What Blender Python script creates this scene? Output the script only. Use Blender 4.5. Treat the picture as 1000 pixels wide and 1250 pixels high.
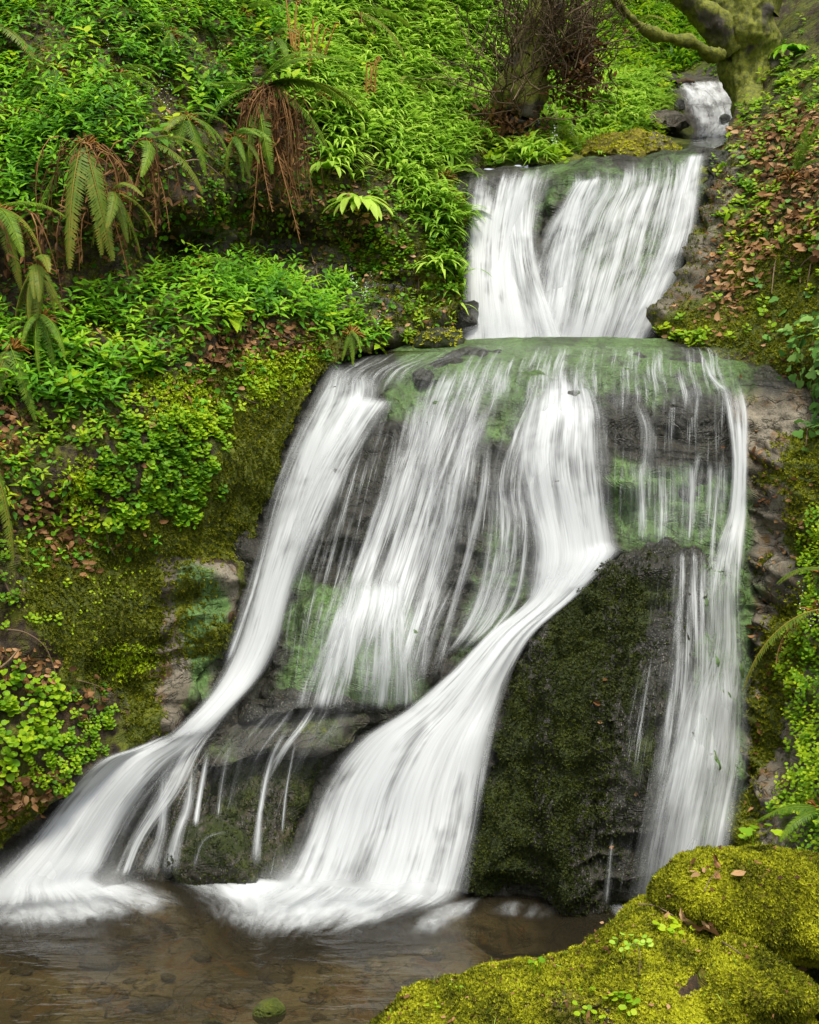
import bpy, math, random
import numpy as np
from mathutils import Vector, Matrix
from mathutils.bvhtree import BVHTree

for _o in list(bpy.data.objects):
    bpy.data.objects.remove(_o)
S = bpy.context.scene
C = S.collection
rng = np.random.default_rng(11)
random.seed(5)

# ---------------------------------------------------------------- camera, sky, sun, exposure
F, HY, H = 1400.0, 560.0, 2.4          # focal length in photo pixels, horizon row, eye height above the pool (m)
cam = bpy.data.cameras.new('camera')
cam.sensor_fit = 'HORIZONTAL'
cam.sensor_width = 24.0
cam.lens = F / 1000 * 24.0
cam.shift_y = -(625 - HY) / 1000.0
cam.clip_start, cam.clip_end = 0.05, 600
co = bpy.data.objects.new('camera', cam)
C.objects.link(co)
co.location = (0, 0, H)
co.rotation_euler = (math.pi / 2, 0, 0)
S.camera = co

SUN_EL, SUN_ROT = math.radians(66), math.radians(158)
w = bpy.data.worlds.new('World')
S.world = w
w.use_nodes = True
wn = w.node_tree
wn.nodes.clear()
sky = wn.nodes.new('ShaderNodeTexSky')
sky.sky_type = 'NISHITA'
sky.sun_disc = False
sky.sun_elevation = SUN_EL
sky.sun_rotation = SUN_ROT
sky.dust_density = 4.0
hs = wn.nodes.new('ShaderNodeHueSaturation')
hs.inputs['Saturation'].default_value = 0.30
bg = wn.nodes.new('ShaderNodeBackground')
bg.inputs['Strength'].default_value = 0.115
wo = wn.nodes.new('ShaderNodeOutputWorld')
wn.links.new(sky.outputs[0], hs.inputs['Color'])
wn.links.new(hs.outputs[0], bg.inputs['Color'])
wn.links.new(bg.outputs[0], wo.inputs[0])

sl = bpy.data.lights.new('sun', 'SUN')
sl.energy = 1.5
sl.angle = math.radians(14)
sl.color = (1.0, 0.94, 0.80)
so = bpy.data.objects.new('sun', sl)
C.objects.link(so)
sd = Vector((math.sin(SUN_ROT) * math.cos(SUN_EL), math.cos(SUN_ROT) * math.cos(SUN_EL), math.sin(SUN_EL)))
so.rotation_euler = sd.to_track_quat('Z', 'Y').to_euler()
so.location = (0, 0, 30)

S.view_settings.view_transform = 'Standard'
S.view_settings.look = 'None'
S.view_settings.exposure = 1.2
S.view_settings.gamma = 1
S.view_settings.use_curve_mapping = False
S.render.engine = 'CYCLES'
S.cycles.use_denoising = True
S.cycles.max_bounces = 6
S.cycles.diffuse_bounces = 3
S.cycles.glossy_bounces = 2
S.cycles.transmission_bounces = 3
S.cycles.transparent_max_bounces = 24
S.cycles.caustics_reflective = False
S.cycles.caustics_refractive = False

# ---------------------------------------------------------------- helpers
def P(px, py, d):
    px, py, d = np.broadcast_arrays(np.asarray(px, float), np.asarray(py, float), np.asarray(d, float))
    return np.stack([(px - 500) / F * d, d, H - (py - HY) / F * d], -1)

def proj(v):
    d = np.maximum(v[..., 1], 0.2)
    return 500 + v[..., 0] / d * F, HY + (H - v[..., 2]) / d * F

def unit(v):
    return v / np.maximum(np.linalg.norm(v, axis=-1, keepdims=True), 1e-9)

def sstep(a, b, x):
    t = np.clip((x - a) / (b - a), 0, 1)
    return t * t * (3 - 2 * t)

def _h(ix, iy, iz, seed):
    h = (ix * 374761393 + iy * 668265263 + iz * 2147483647 + seed * 974634777) & 0xFFFFFFFF
    h = ((h ^ (h >> 13)) * 1274126177) & 0xFFFFFFFF
    h = ((h ^ (h >> 15)) * 2246822519) & 0xFFFFFFFF
    return ((h ^ (h >> 16)) & 0xFFFFFF) / float(0xFFFFFF) * 2 - 1

def vnoise(p, seed=0):
    p = np.asarray(p, float)
    i = np.floor(p).astype(np.int64)
    f = p - i
    u = f * f * f * (f * (f * 6 - 15) + 10)
    r = 0
    for a in (0, 1):
        for b in (0, 1):
            for c in (0, 1):
                wt = (u[..., 0] if a else 1 - u[..., 0]) * (u[..., 1] if b else 1 - u[..., 1]) * (u[..., 2] if c else 1 - u[..., 2])
                r = r + wt * _h(i[..., 0] + a, i[..., 1] + b, i[..., 2] + c, seed)
    return r

def fbm(p, freq=1.0, octv=4, gain=0.5, seed=0, ridged=False):
    r, a = 0, 1.0
    p = np.asarray(p) * freq
    for o in range(octv):
        n = vnoise(p, seed + o * 17)
        if ridged:
            n = 1 - 2 * np.abs(n)
        r = r + a * n
        a *= gain
        p = p * 2.03 + 13.7
    return r

def in_poly(px, py, poly):
    poly = np.asarray(poly, float)
    ins = np.zeros(px.shape, bool)
    for (x0, y0), (x1, y1) in zip(poly, np.roll(poly, -1, 0)):
        if y0 == y1:
            continue
        c = ((y0 > py) != (y1 > py)) & (px < (x1 - x0) * (py - y0) / (y1 - y0) + x0)
        ins ^= c
    return ins

def sdf(px, py, poly):
    poly = np.asarray(poly, float)
    d = np.full(px.shape, 1e9)
    for (x0, y0), (x1, y1) in zip(poly, np.roll(poly, -1, 0)):
        ex, ey = x1 - x0, y1 - y0
        t = np.clip(((px - x0) * ex + (py - y0) * ey) / max(ex * ex + ey * ey, 1e-9), 0, 1)
        d = np.minimum(d, np.hypot(px - x0 - t * ex, py - y0 - t * ey))
    return np.where(in_poly(px, py, poly), -d, d)

def region(px, py, poly, soft=12, wob=14, seed=1):
    n = fbm(np.stack([px / 38, py / 38, np.zeros_like(px)], -1), 1, 3, 0.6, seed)
    return sstep(-soft, soft, -sdf(px, py, poly) + n * wob)

def catmull(pts, m):
    pts = np.asarray(pts, float)
    n = len(pts)
    t = np.linspace(0, n - 1, m)
    i = np.clip(np.floor(t).astype(int), 0, n - 2)
    f = (t - i)[:, None]
    g = lambda k: pts[np.clip(k, 0, n - 1)].reshape(len(k), -1)
    p0, p1, p2, p3 = g(i - 1), g(i), g(i + 1), g(i + 2)
    r = 0.5 * (2 * p1 + (p2 - p0) * f + (2 * p0 - 5 * p1 + 4 * p2 - p3) * f ** 2 + (3 * p1 - p0 - 3 * p2 + p3) * f ** 3)
    return r.reshape((m,) + pts.shape[1:])

class TPS:
    def __init__(s, pts):
        a = np.asarray(pts, float)
        s.c = a[:, :2] / 300
        n = len(a)
        K = s.k(s.c, s.c) + np.eye(n) * 1e-4
        Q = np.hstack([np.ones((n, 1)), s.c])
        A = np.block([[K, Q], [Q.T, np.zeros((3, 3))]])
        s.w = np.linalg.solve(A, np.concatenate([a[:, 2], np.zeros(3)]))
    def k(s, a, b):
        r2 = ((a[:, None] - b[None]) ** 2).sum(-1)
        return 0.5 * r2 * np.log(r2 + 1e-12)
    def __call__(s, px, py):
        q = np.stack([px.ravel(), py.ravel()], -1) / 300
        r = s.k(q, s.c) @ s.w[:-3] + s.w[-3] + q @ s.w[-2:]
        return r.reshape(px.shape)

def tagit(o, label=None, cat=None, group=None, kind=None):
    if label: o['label'] = label
    if cat: o['category'] = cat
    if group: o['group'] = group
    if kind: o['kind'] = kind
    return o

def link(o, parent=None):
    C.objects.link(o)
    if parent is not None:
        o.parent = parent
    return o

def empty(name, loc, label, cat, group=None, kind=None):
    o = bpy.data.objects.new(name, None)
    o.empty_display_size = 0.1
    o.location = loc
    link(o)
    return tagit(o, label, cat, group, kind)

def make_mesh(name, V, Fc, mats, attrs=None, uv=None, smooth=True, midx=None):
    V = np.asarray(V, np.float32).reshape(-1, 3)
    Fc = np.asarray(Fc, np.int32)
    k = Fc.shape[1]
    me = bpy.data.meshes.new(name)
    me.vertices.add(len(V))
    me.vertices.foreach_set('co', V.ravel())
    me.loops.add(Fc.size)
    me.loops.foreach_set('vertex_index', Fc.ravel())
    me.polygons.add(len(Fc))
    me.polygons.foreach_set('loop_start', np.arange(0, Fc.size, k, dtype=np.int32))
    me.polygons.foreach_set('loop_total', np.full(len(Fc), k, np.int32))
    me.polygons.foreach_set('use_smooth', np.full(len(Fc), smooth))
    for m in (mats if isinstance(mats, (list, tuple)) else [mats]):
        me.materials.append(m)
    if midx is not None:
        me.polygons.foreach_set('material_index', np.asarray(midx, np.int32))
    for nm, a in (attrs or {}).items():
        at = me.attributes.new(nm, 'FLOAT', 'POINT')
        at.data.foreach_set('value', np.asarray(a, np.float32).ravel())
    if uv is not None:
        ul = me.uv_layers.new(name='flow')
        ul.data.foreach_set('uv', np.asarray(uv, np.float32)[Fc.ravel()].ravel())
    me.update(calc_edges=True)
    return me

def mesh_obj(name, V, Fc, mats, parent=None, **kw):
    o = bpy.data.objects.new(name, make_mesh(name, V, Fc, mats, **kw))
    return link(o, parent)

def grid_faces(ny, nx, flip=False):
    i = np.arange(ny * nx).reshape(ny, nx)
    f = np.stack([i[:-1, :-1], i[1:, :-1], i[1:, 1:], i[:-1, 1:]], -1).reshape(-1, 4)
    return f[:, ::-1] if flip else f

def grid_normals(V):
    du = np.gradient(V, axis=1)
    dv = np.gradient(V, axis=0)
    n = unit(np.cross(dv, du))
    view = V - np.array([0, 0, H])
    s = np.sign(-(n * view).sum(-1, keepdims=True))
    s[s == 0] = 1
    return n * s

class Surf:
    """a quad surface kept for ray casts, scattering and painting"""
    def __init__(s, V, Fc):
        s.V, s.F = V.reshape(-1, 3), Fc
        s.px, s.py = proj(s.V)
        a, b, c, d = (s.V[Fc[:, k]] for k in range(4))
        cr = np.cross(c - a, d - b)
        s.area = 0.5 * np.linalg.norm(cr, axis=1)
        n = unit(cr)
        mid = (a + c) / 2
        sg = np.sign(-(n * (mid - np.array([0, 0, H]))).sum(1, keepdims=True))
        sg[sg == 0] = 1
        s.fn = n * sg
    def bvh(s):
        return BVHTree.FromPolygons(s.V.tolist(), s.F.tolist())
    def scatter(s, dens, polys=None, soft=10, wob=14, seed=0, margin=90, upmin=None):
        r = np.random.default_rng(seed + 100)
        mid = s.V[s.F].mean(1)
        px, py = proj(mid)
        wt = s.area.copy()
        wt[(px < -margin) | (px > 1000 + margin) | (py < -margin) | (py > 1250 + margin)] = 0
        if polys is not None:
            m = np.zeros(len(wt))
            act = wt > 0
            for pl in polys:
                m[act] = np.maximum(m[act], region(px[act], py[act], pl, soft, wob, seed))
            wt = wt * m
        if upmin is not None:
            wt = wt * (s.fn[:, 2] > upmin)
        tot = wt.sum()
        n = int(tot * dens)
        if n < 1:
            return np.zeros((0, 3)), np.zeros((0, 3))
        f = r.choice(len(wt), n, p=wt / tot)
        u, v = r.random((n, 1)), r.random((n, 1))
        q = s.V[s.F[f]]
        p = (q[:, 0] * (1 - u) + q[:, 1] * u) * (1 - v) + (q[:, 3] * (1 - u) + q[:, 2] * u) * v
        return p, s.fn[f]

def cast(bvhs, px, py):
    """first hit of the view ray through a photo pixel"""
    d = np.array([(px - 500) / F, 1.0, -(py - HY) / F])
    L = np.linalg.norm(d)
    dn = Vector(d / L)
    best = None
    for b in bvhs:
        h = b.ray_cast(Vector((0, 0, H)), dn, 60)
        if h[0] is not None and (best is None or h[3] < best[3]):
            best = h
    return best

# ---------------------------------------------------------------- materials
def new_mat(name):
    m = bpy.data.materials.new(name)
    m.use_nodes = True
    m.node_tree.nodes.clear()
    return m, m.node_tree

class NT:
    def __init__(s, nt): s.nt = nt
    def n(s, t, **kw):
        nd = s.nt.nodes.new(t)
        for k, v in kw.items():
            if k in nd.inputs: nd.inputs[k].default_value = v
            else: setattr(nd, k, v)
        return nd
    def l(s, a, b): s.nt.links.new(a, b)
    def attr(s, nm):
        a = s.n('ShaderNodeAttribute'); a.attribute_name = nm
        return a.outputs['Fac']
    def noise(s, vec, scale, detail=4, rough=0.55, dist=0.0):
        a = s.n('ShaderNodeTexNoise'); a.inputs['Scale'].default_value = scale
        a.inputs['Detail'].default_value = detail; a.inputs['Roughness'].default_value = rough
        a.inputs['Distortion'].default_value = dist
        if vec is not None: s.l(vec, a.inputs['Vector'])
        return a.outputs['Fac']
    def ramp(s, fac, stops):
        r = s.n('ShaderNodeValToRGB')
        e = r.color_ramp.elements
        while len(e) < len(stops): e.new(0.5)
        for k, (p, c) in enumerate(stops):
            e[k].position = p
            e[k].color = (c[0], c[1], c[2], 1) if not np.isscalar(c) else (c, c, c, 1)
        s.l(fac, r.inputs['Fac'])
        return r.outputs['Color']
    def mix(s, fac, a, b):
        m = s.n('ShaderNodeMix'); m.data_type = 'RGBA'
        if hasattr(fac, 'links'): s.l(fac, m.inputs[0])
        else: m.inputs[0].default_value = fac
        for v, i in ((a, 6), (b, 7)):
            if hasattr(v, 'links'): s.l(v, m.inputs[i])
            else: m.inputs[i].default_value = (*v, 1)
        return m.outputs[2]
    def math(s, op, a, b=None, c=None, clamp=False):
        m = s.n('ShaderNodeMath'); m.operation = op; m.use_clamp = clamp
        for i, v in enumerate((a, b, c)):
            if v is None: continue
            if hasattr(v, 'links'): s.l(v, m.inputs[i])
            else: m.inputs[i].default_value = v
        return m.outputs[0]
    def maprange(s, v, a, b, c=0.0, d=1.0, smooth=True):
        m = s.n('ShaderNodeMapRange')
        if smooth: m.interpolation_type = 'SMOOTHSTEP'
        for i, x in enumerate((v, a, b, c, d)):
            if hasattr(x, 'links'): s.l(x, m.inputs[i])
            else: m.inputs[i].default_value = x
        return m.outputs[0]
    def mapping(s, vec, scale, loc=(0, 0, 0)):
        m = s.n('ShaderNodeMapping'); m.inputs['Scale'].default_value = scale
        m.inputs['Location'].default_value = loc
        s.l(vec, m.inputs['Vector'])
        return m.outputs[0]

def mat_terrain(name, glint=(0.085, 0.085, 0.066), moss=((0.022, 0.030, 0.004), (0.075, 0.092, 0.008), (0.17, 0.18, 0.012))):
    m, nt = new_mat(name)
    t = NT(nt)
    geo = t.n('ShaderNodeNewGeometry').outputs['Position']
    n1 = t.noise(geo, 2.3, 5)
    n2 = t.noise(geo, 14, 6, 0.65)
    n3 = t.noise(geo, 70, 4, 0.7)
    n4 = t.noise(geo, 5.5, 5, 0.6, 0.8)
    streak = t.noise(t.mapping(geo, (34, 34, 2.4)), 1.0, 6, 0.68)
    n5 = t.noise(t.mapping(geo, (120, 120, 45)), 1.0, 3, 0.7)
    # dry rock: tan and grey, stained
    dry = t.mix(t.maprange(n1, 0.35, 0.65), (0.11, 0.094, 0.064), (0.27, 0.235, 0.175))
    dry = t.mix(t.maprange(n4, 0.5, 0.68), dry, (0.19, 0.10, 0.03))
    dry = t.mix(t.maprange(n2, 0.52, 0.72), dry, (0.045, 0.038, 0.032))
    # wet rock: near black, with fine glints painted into the colour
    wetc = t.mix(t.maprange(n2, 0.3, 0.7), (0.009, 0.0088, 0.0055), (0.028, 0.026, 0.017))
    wetc = t.mix(t.maprange(n5, 0.58, 0.70), wetc, glint)
    crk = t.math('ABSOLUTE', t.math('SUBTRACT', t.noise(t.mapping(geo, (2.2, 2.2, 4.5)), 1.0, 5, 0.6, 1.2), 0.5))
    dry = t.mix(t.maprange(crk, 0.0, 0.014, 0.85, 0.0), dry, (0.026, 0.023, 0.016))
    dry = t.mix(t.maprange(n5, 0.35, 0.5, 0.5, 0.0), dry, (0.05, 0.05, 0.035))
    wet = t.attr('wet')
    col = t.mix(wet, dry, wetc)
    # green and grey-brown algae film, drawn out along the fall
    al = t.ramp(streak, [(0.26, (0.020, 0.030, 0.010)), (0.42, (0.055, 0.092, 0.024)), (0.54, (0.098, 0.190, 0.050)), (0.64, (0.085, 0.105, 0.036)), (0.78, (0.17, 0.27, 0.10))])
    aat = t.attr('algae')
    af = t.maprange(t.math('ADD', aat, t.math('MULTIPLY', t.math('SUBTRACT', n4, 0.5), 1.1)), 0.18, 0.78)
    af = t.math('MULTIPLY', af, t.maprange(aat, 0.0, 0.2))
    col = t.mix(af, col, al)
    # earth
    soil = t.ramp(n2, [(0.3, (0.012, 0.008, 0.004)), (0.5, (0.035, 0.022, 0.010)), (0.7, (0.085, 0.045, 0.018))])
    sat = t.attr('soil')
    sf = t.maprange(t.math('ADD', sat, t.math('MULTIPLY', t.math('SUBTRACT', n2, 0.5), 1.0)), 0.35, 0.65)
    col = t.mix(sf, col, soil)
    # moss
    mc = t.ramp(t.math('ADD', t.math('MULTIPLY', n4, 0.7), t.math('MULTIPLY', n3, 0.4)), [(0.38, moss[0]), (0.55, moss[1]), (0.75, moss[2])])
    mat_ = t.attr('moss')
    mf = t.maprange(t.math('ADD', mat_, t.math('MULTIPLY', t.math('SUBTRACT', t.math('ADD', t.math('MULTIPLY', n2, 0.6), t.math('MULTIPLY', n1, 0.5)), 0.55), 1.6)), 0.38, 0.6)
    mf = t.math('MULTIPLY', mf, t.maprange(mat_, 0.0, 0.15))
    col = t.mix(mf, col, mc)
    b = t.n('ShaderNodeBsdfPrincipled')
    b.inputs['Specular IOR Level'].default_value = 0.32
    t.l(col, b.inputs['Base Color'])
    rr = t.maprange(t.math('MULTIPLY', wet, t.math('SUBTRACT', 1.0, mf)), 0, 1, 0.85, 0.36)
    t.l(rr, b.inputs['Roughness'])
    bump = t.n('ShaderNodeBump'); bump.inputs['Strength'].default_value = 0.9; bump.inputs['Distance'].default_value = 0.02
    hgt = t.math('ADD', t.math('ADD', t.math('MULTIPLY', n2, 1.0), t.math('ADD', t.math('MULTIPLY', n5, 0.35), t.math('MULTIPLY', t.maprange(crk, 0.0, 0.03), 0.5))), t.math('MULTIPLY', n3, t.maprange(mf, 0, 1, 0.45, 0.8)))
    t.l(hgt, bump.inputs['Height'])
    t.l(bump.outputs[0], b.inputs['Normal'])
    out = t.n('ShaderNodeOutputMaterial')
    t.l(b.outputs[0], out.inputs[0])
    return m

def mat_leaf(name, cols, trans=0.35, rough=0.5, spec=0.18):
    m, nt = new_mat(name)
    t = NT(nt)
    geo = t.n('ShaderNodeNewGeometry').outputs['Position']
    f = t.math('ADD', t.attr('tint'), t.math('MULTIPLY', t.math('SUBTRACT', t.noise(geo, 1.6, 3), 0.5), 0.9), clamp=True)
    k = len(cols) - 1
    col = t.ramp(f, [(i / k, c) for i, c in enumerate(cols)])
    b = t.n('ShaderNodeBsdfPrincipled', Roughness=rough)
    b.inputs['Specular IOR Level'].default_value = spec
    t.l(col, b.inputs['Base Color'])
    out = t.n('ShaderNodeOutputMaterial')
    if trans > 0:
        tr = t.n('ShaderNodeBsdfTranslucent')
        t.l(col, tr.inputs[0])
        mx = t.n('ShaderNodeMixShader'); mx.inputs[0].default_value = trans
        t.l(b.outputs[0], mx.inputs[1]); t.l(tr.outputs[0], mx.inputs[2])
        t.l(mx.outputs[0], out.inputs[0])
    else:
        t.l(b.outputs[0], out.inputs[0])
    return m

def mat_bark(name, c0, c1, c2, scale=(9, 9, 2.5)):
    m, nt = new_mat(name)
    t = NT(nt)
    geo = t.n('ShaderNodeNewGeometry').outputs['Position']
    n = t.noise(t.mapping(geo, scale), 1.0, 6, 0.65, 0.6)
    n2 = t.noise(geo, 3.0, 4)
    n3 = t.noise(geo, 40, 3)
    col = t.mix(t.maprange(n, 0.4, 0.65), c0, c1)
    f = t.maprange(t.math('ADD', t.attr('moss'), t.math('SUBTRACT', n2, 0.5)), 0.35, 0.6)
    mcol = t.mix(t.maprange(t.noise(geo, 22, 5, 0.7), 0.25, 0.72), (0.035, 0.042, 0.003), c2)
    col = t.mix(f, col, mcol)
    b = t.n('ShaderNodeBsdfPrincipled', Roughness=0.85)
    t.l(col, b.inputs['Base Color'])
    bump = t.n('ShaderNodeBump'); bump.inputs['Strength'].default_value = 0.8; bump.inputs['Distance'].default_value = 0.02
    t.l(t.math('ADD', n, t.math('MULTIPLY', n3, 0.5)), bump.inputs['Height'])
    t.l(bump.outputs[0], b.inputs['Normal'])
    out = t.n('ShaderNodeOutputMaterial'); t.l(b.outputs[0], out.inputs[0])
    return m

def mat_fall(name, fine=70.0, coarse=13.0, vlen=2.2, milk=0.20, col=(0.60, 0.625, 0.635)):
    m, nt = new_mat(name)
    t = NT(nt)
    uv = t.n('ShaderNodeUVMap'); uv.uv_map = 'flow'
    sd_ = t.math('MULTIPLY', t.n('ShaderNodeObjectInfo').outputs['Random'], 60.0)
    cmb = t.n('ShaderNodeCombineXYZ'); t.l(sd_, cmb.inputs[2])
    vadd = t.n('ShaderNodeVectorMath'); vadd.operation = 'ADD'
    t.l(uv.outputs[0], vadd.inputs[0]); t.l(cmb.outputs[0], vadd.inputs[1])
    v = vadd.outputs[0]
    a = t.noise(t.mapping(v, (coarse, vlen * 0.45, 1)), 1.0, 3, 0.5, 0.25)
    b_ = t.noise(t.mapping(v, (fine, vlen, 1), (3.1, 7.7, 2)), 1.0, 3, 0.6, 0.1)
    c_ = t.noise(t.mapping(v, (fine * 2.6, vlen * 1.5, 1), (9.1, 1.7, 5)), 1.0, 2, 0.6)
    n = t.math('ADD', t.math('MULTIPLY', a, 0.52), t.math('ADD', t.math('MULTIPLY', b_, 0.36), t.math('MULTIPLY', c_, 0.12)))
    n = t.math('MULTIPLY_ADD', t.math('SUBTRACT', n, 0.5), 2.2, 0.5)
    patch = t.noise(t.mapping(v, (5.0, 2.6, 1), (4, 2, 9)), 1.0, 3, 0.55, 0.3)
    dens, edge = t.attr('dens'), t.attr('edge')
    dens = t.math('MULTIPLY', dens, t.maprange(patch, 0.3, 0.62, 0.72, 1.1))
    de = t.math('MULTIPLY', dens, t.math('MULTIPLY_ADD', edge, 0.75, 0.25))
    thr = t.math('SUBTRACT', 1.0, de)
    wd = t.math('MULTIPLY_ADD', dens, 0.44, 0.19)
    al = t.maprange(n, t.math('SUBTRACT', thr, wd), t.math('MULTIPLY_ADD', wd, 1.35, thr))
    al = t.math('ADD', al, t.math('MULTIPLY', t.math('POWER', dens, 3.0), 0.22), clamp=True)
    al = t.math('ADD', al, t.math('MULTIPLY', t.math('MULTIPLY', dens, milk), t.maprange(a, 0.3, 0.65, 0.3, 1.3)), clamp=True)
    al = t.math('MULTIPLY', al, edge)
    al = t.math('MULTIPLY', al, 0.97)
    d = t.n('ShaderNodeBsdfPrincipled', Roughness=0.45)
    d.inputs['Specular IOR Level'].default_value = 0.3
    wcol = t.mix(t.maprange(t.math('ADD', t.math('MULTIPLY', b_, 0.6), t.math('MULTIPLY', a, 0.4)), 0.34, 0.62), tuple(0.80 * c for c in col), col)
    t.l(wcol, d.inputs['Base Color'])
    bump = t.n('ShaderNodeBump'); bump.inputs['Strength'].default_value = 0.22; bump.inputs['Distance'].default_value = 0.03
    t.l(n, bump.inputs['Height']); t.l(bump.outputs[0], d.inputs['Normal'])
    tl = t.n('ShaderNodeBsdfTranslucent'); t.l(wcol, tl.inputs[0])
    mx0 = t.n('ShaderNodeMixShader'); mx0.inputs[0].default_value = 0.25
    t.l(d.outputs[0], mx0.inputs[1]); t.l(tl.outputs[0], mx0.inputs[2])
    tr = t.n('ShaderNodeBsdfTransparent')
    mx = t.n('ShaderNodeMixShader')
    t.l(al, mx.inputs[0]); t.l(tr.outputs[0], mx.inputs[1]); t.l(mx0.outputs[0], mx.inputs[2])
    out = t.n('ShaderNodeOutputMaterial'); t.l(mx.outputs[0], out.inputs[0])
    return m

def mat_foam(name):
    m, nt = new_mat(name)
    t = NT(nt)
    uv = t.n('ShaderNodeUVMap'); uv.uv_map = 'flow'
    v = uv.outputs[0]
    a = t.noise(t.mapping(v, (3.2, 2.2, 1)), 1.0, 4, 0.55, 0.6)
    b_ = t.noise(t.mapping(v, (13, 4.0, 1), (3, 7, 2)), 1.0, 5, 0.65, 0.5)
    n = t.math('MULTIPLY_ADD', t.math('SUBTRACT', t.math('ADD', t.math('MULTIPLY', a, 0.5), t.math('MULTIPLY', b_, 0.5)), 0.5), 2.4, 0.5)
    dens, edge = t.attr('dens'), t.attr('edge')
    de = t.math('MULTIPLY', dens, edge)
    al = t.maprange(t.math('ADD', t.math('MULTIPLY', n, 0.65), de), 0.30, 1.35)
    al = t.math('MULTIPLY', t.math('MULTIPLY', al, t.maprange(de, 0.0, 0.35)), 0.96)
    d = t.n('ShaderNodeBsdfDiffuse'); d.inputs[0].default_value = (0.57, 0.595, 0.605, 1)
    tr = t.n('ShaderNodeBsdfTransparent')
    mx = t.n('ShaderNodeMixShader')
    t.l(al, mx.inputs[0]); t.l(tr.outputs[0], mx.inputs[1]); t.l(d.outputs[0], mx.inputs[2])
    out = t.n('ShaderNodeOutputMaterial'); t.l(mx.outputs[0], out.inputs[0])
    return m

def mat_mist(name):
    m, nt = new_mat(name)
    t = NT(nt)
    geo = t.n('ShaderNodeNewGeometry').outputs['Position']
    a = t.noise(t.mapping(geo, (3, 3, 2)), 1.0, 3, 0.5, 0.3)
    al = t.math('MULTIPLY', t.math('MULTIPLY', t.attr('dens'), t.attr('edge')), t.maprange(a, 0.3, 0.65, 0.35, 1.0))
    d = t.n('ShaderNodeBsdfDiffuse'); d.inputs[0].default_value = (0.68, 0.70, 0.71, 1)
    tl = t.n('ShaderNodeBsdfTranslucent'); tl.inputs[0].default_value = (0.68, 0.70, 0.71, 1)
    m0 = t.n('ShaderNodeMixShader'); t.l(d.outputs[0], m0.inputs[1]); t.l(tl.outputs[0], m0.inputs[2])
    tr = t.n('ShaderNodeBsdfTransparent')
    mx = t.n('ShaderNodeMixShader')
    t.l(al, mx.inputs[0]); t.l(tr.outputs[0], mx.inputs[1]); t.l(m0.outputs[0], mx.inputs[2])
    out = t.n('ShaderNodeOutputMaterial'); t.l(mx.outputs[0], out.inputs[0])
    return m

def mat_pool(name):
    m, nt = new_mat(name)
    t = NT(nt)
    geo = t.n('ShaderNodeNewGeometry').outputs['Position']
    n = t.noise(t.mapping(geo, (1.6, 5.0, 1)), 1.0, 4, 0.55, 0.5)
    n2 = t.noise(t.mapping(geo, (7, 16, 1)), 1.0, 3, 0.5, 0.3)
    bump = t.n('ShaderNodeBump'); bump.inputs['Strength'].default_value = 0.35; bump.inputs['Distance'].default_value = 0.05
    t.l(t.math('ADD', n, t.math('MULTIPLY', n2, 0.3)), bump.inputs['Height'])
    g = t.n('ShaderNodeBsdfGlossy'); g.inputs['Roughness'].default_value = 0.08
    t.l(bump.outputs[0], g.inputs['Normal'])
    tr = t.n('ShaderNodeBsdfTransparent'); tr.inputs[0].default_value = (0.60, 0.55, 0.38, 1)
    fr = t.n('ShaderNodeFresnel', IOR=1.33); t.l(bump.outputs[0], fr.inputs['Normal'])
    mx = t.n('ShaderNodeMixShader')
    t.l(fr.outputs[0], mx.inputs[0]); t.l(tr.outputs[0], mx.inputs[1]); t.l(g.outputs[0], mx.inputs[2])
    # suspended silt: part of the light is scattered back by the water itself
    silt = t.n('ShaderNodeBsdfDiffuse'); silt.inputs[0].default_value = (0.125, 0.105, 0.065, 1)
    body = t.n('ShaderNodeMixShader'); body.inputs[0].default_value = 0.11
    t.l(tr.outputs[0], body.inputs[1]); t.l(silt.outputs[0], body.inputs[2]); t.l(body.outputs[0], mx.inputs[1])
    out = t.n('ShaderNodeOutputMaterial'); t.l(mx.outputs[0], out.inputs[0])
    return m

M = {}
M['terrain'] = mat_terrain('bank_rock_and_moss')
M['gold'] = mat_terrain('golden_moss_rock', moss=((0.035, 0.032, 0.003), (0.13, 0.115, 0.008), (0.30, 0.25, 0.014)))
M['darkmoss'] = mat_terrain('dark_wet_moss_rock', (0.24, 0.24, 0.20), moss=((0.008, 0.012, 0.002), (0.022, 0.032, 0.004), (0.05, 0.06, 0.008)))  # brighter painted glints on the buttress and ledges
M['fall'] = mat_fall('white_water')
M['veil'] = mat_fall('thin_water', 95, 22, 2.6, 0.34)
M['foam'] = mat_foam('foam')
M['far'] = mat_fall('far_white_water', 24.0, 8.0, 4.2, 0.12, (0.78, 0.80, 0.81))
M['mist'] = mat_mist('spray_mist')
M['film'] = mat_fall('water_film', 150, 30, 3.2, 0.06)
M['pool'] = mat_pool('pool_water')
M['herb'] = mat_leaf('herb_leaf', [(0.030, 0.115, 0.010), (0.075, 0.23, 0.012), (0.17, 0.42, 0.014), (0.34, 0.58, 0.02)], 0.45)
M['strap'] = mat_leaf('strap_leaf', [(0.07, 0.18, 0.016), (0.19, 0.37, 0.028), (0.34, 0.56, 0.05), (0.50, 0.68, 0.10)], 0.45, 0.5)
M['round'] = mat_leaf('round_leaf', [(0.04, 0.13, 0.008), (0.12, 0.28, 0.010), (0.26, 0.44, 0.012), (0.44, 0.56, 0.018)], 0.45)
M['ivy'] = mat_leaf('ivy_leaf', [(0.05, 0.14, 0.025), (0.13, 0.29, 0.05), (0.30, 0.47, 0.12)], 0.35, 0.45)
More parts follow.
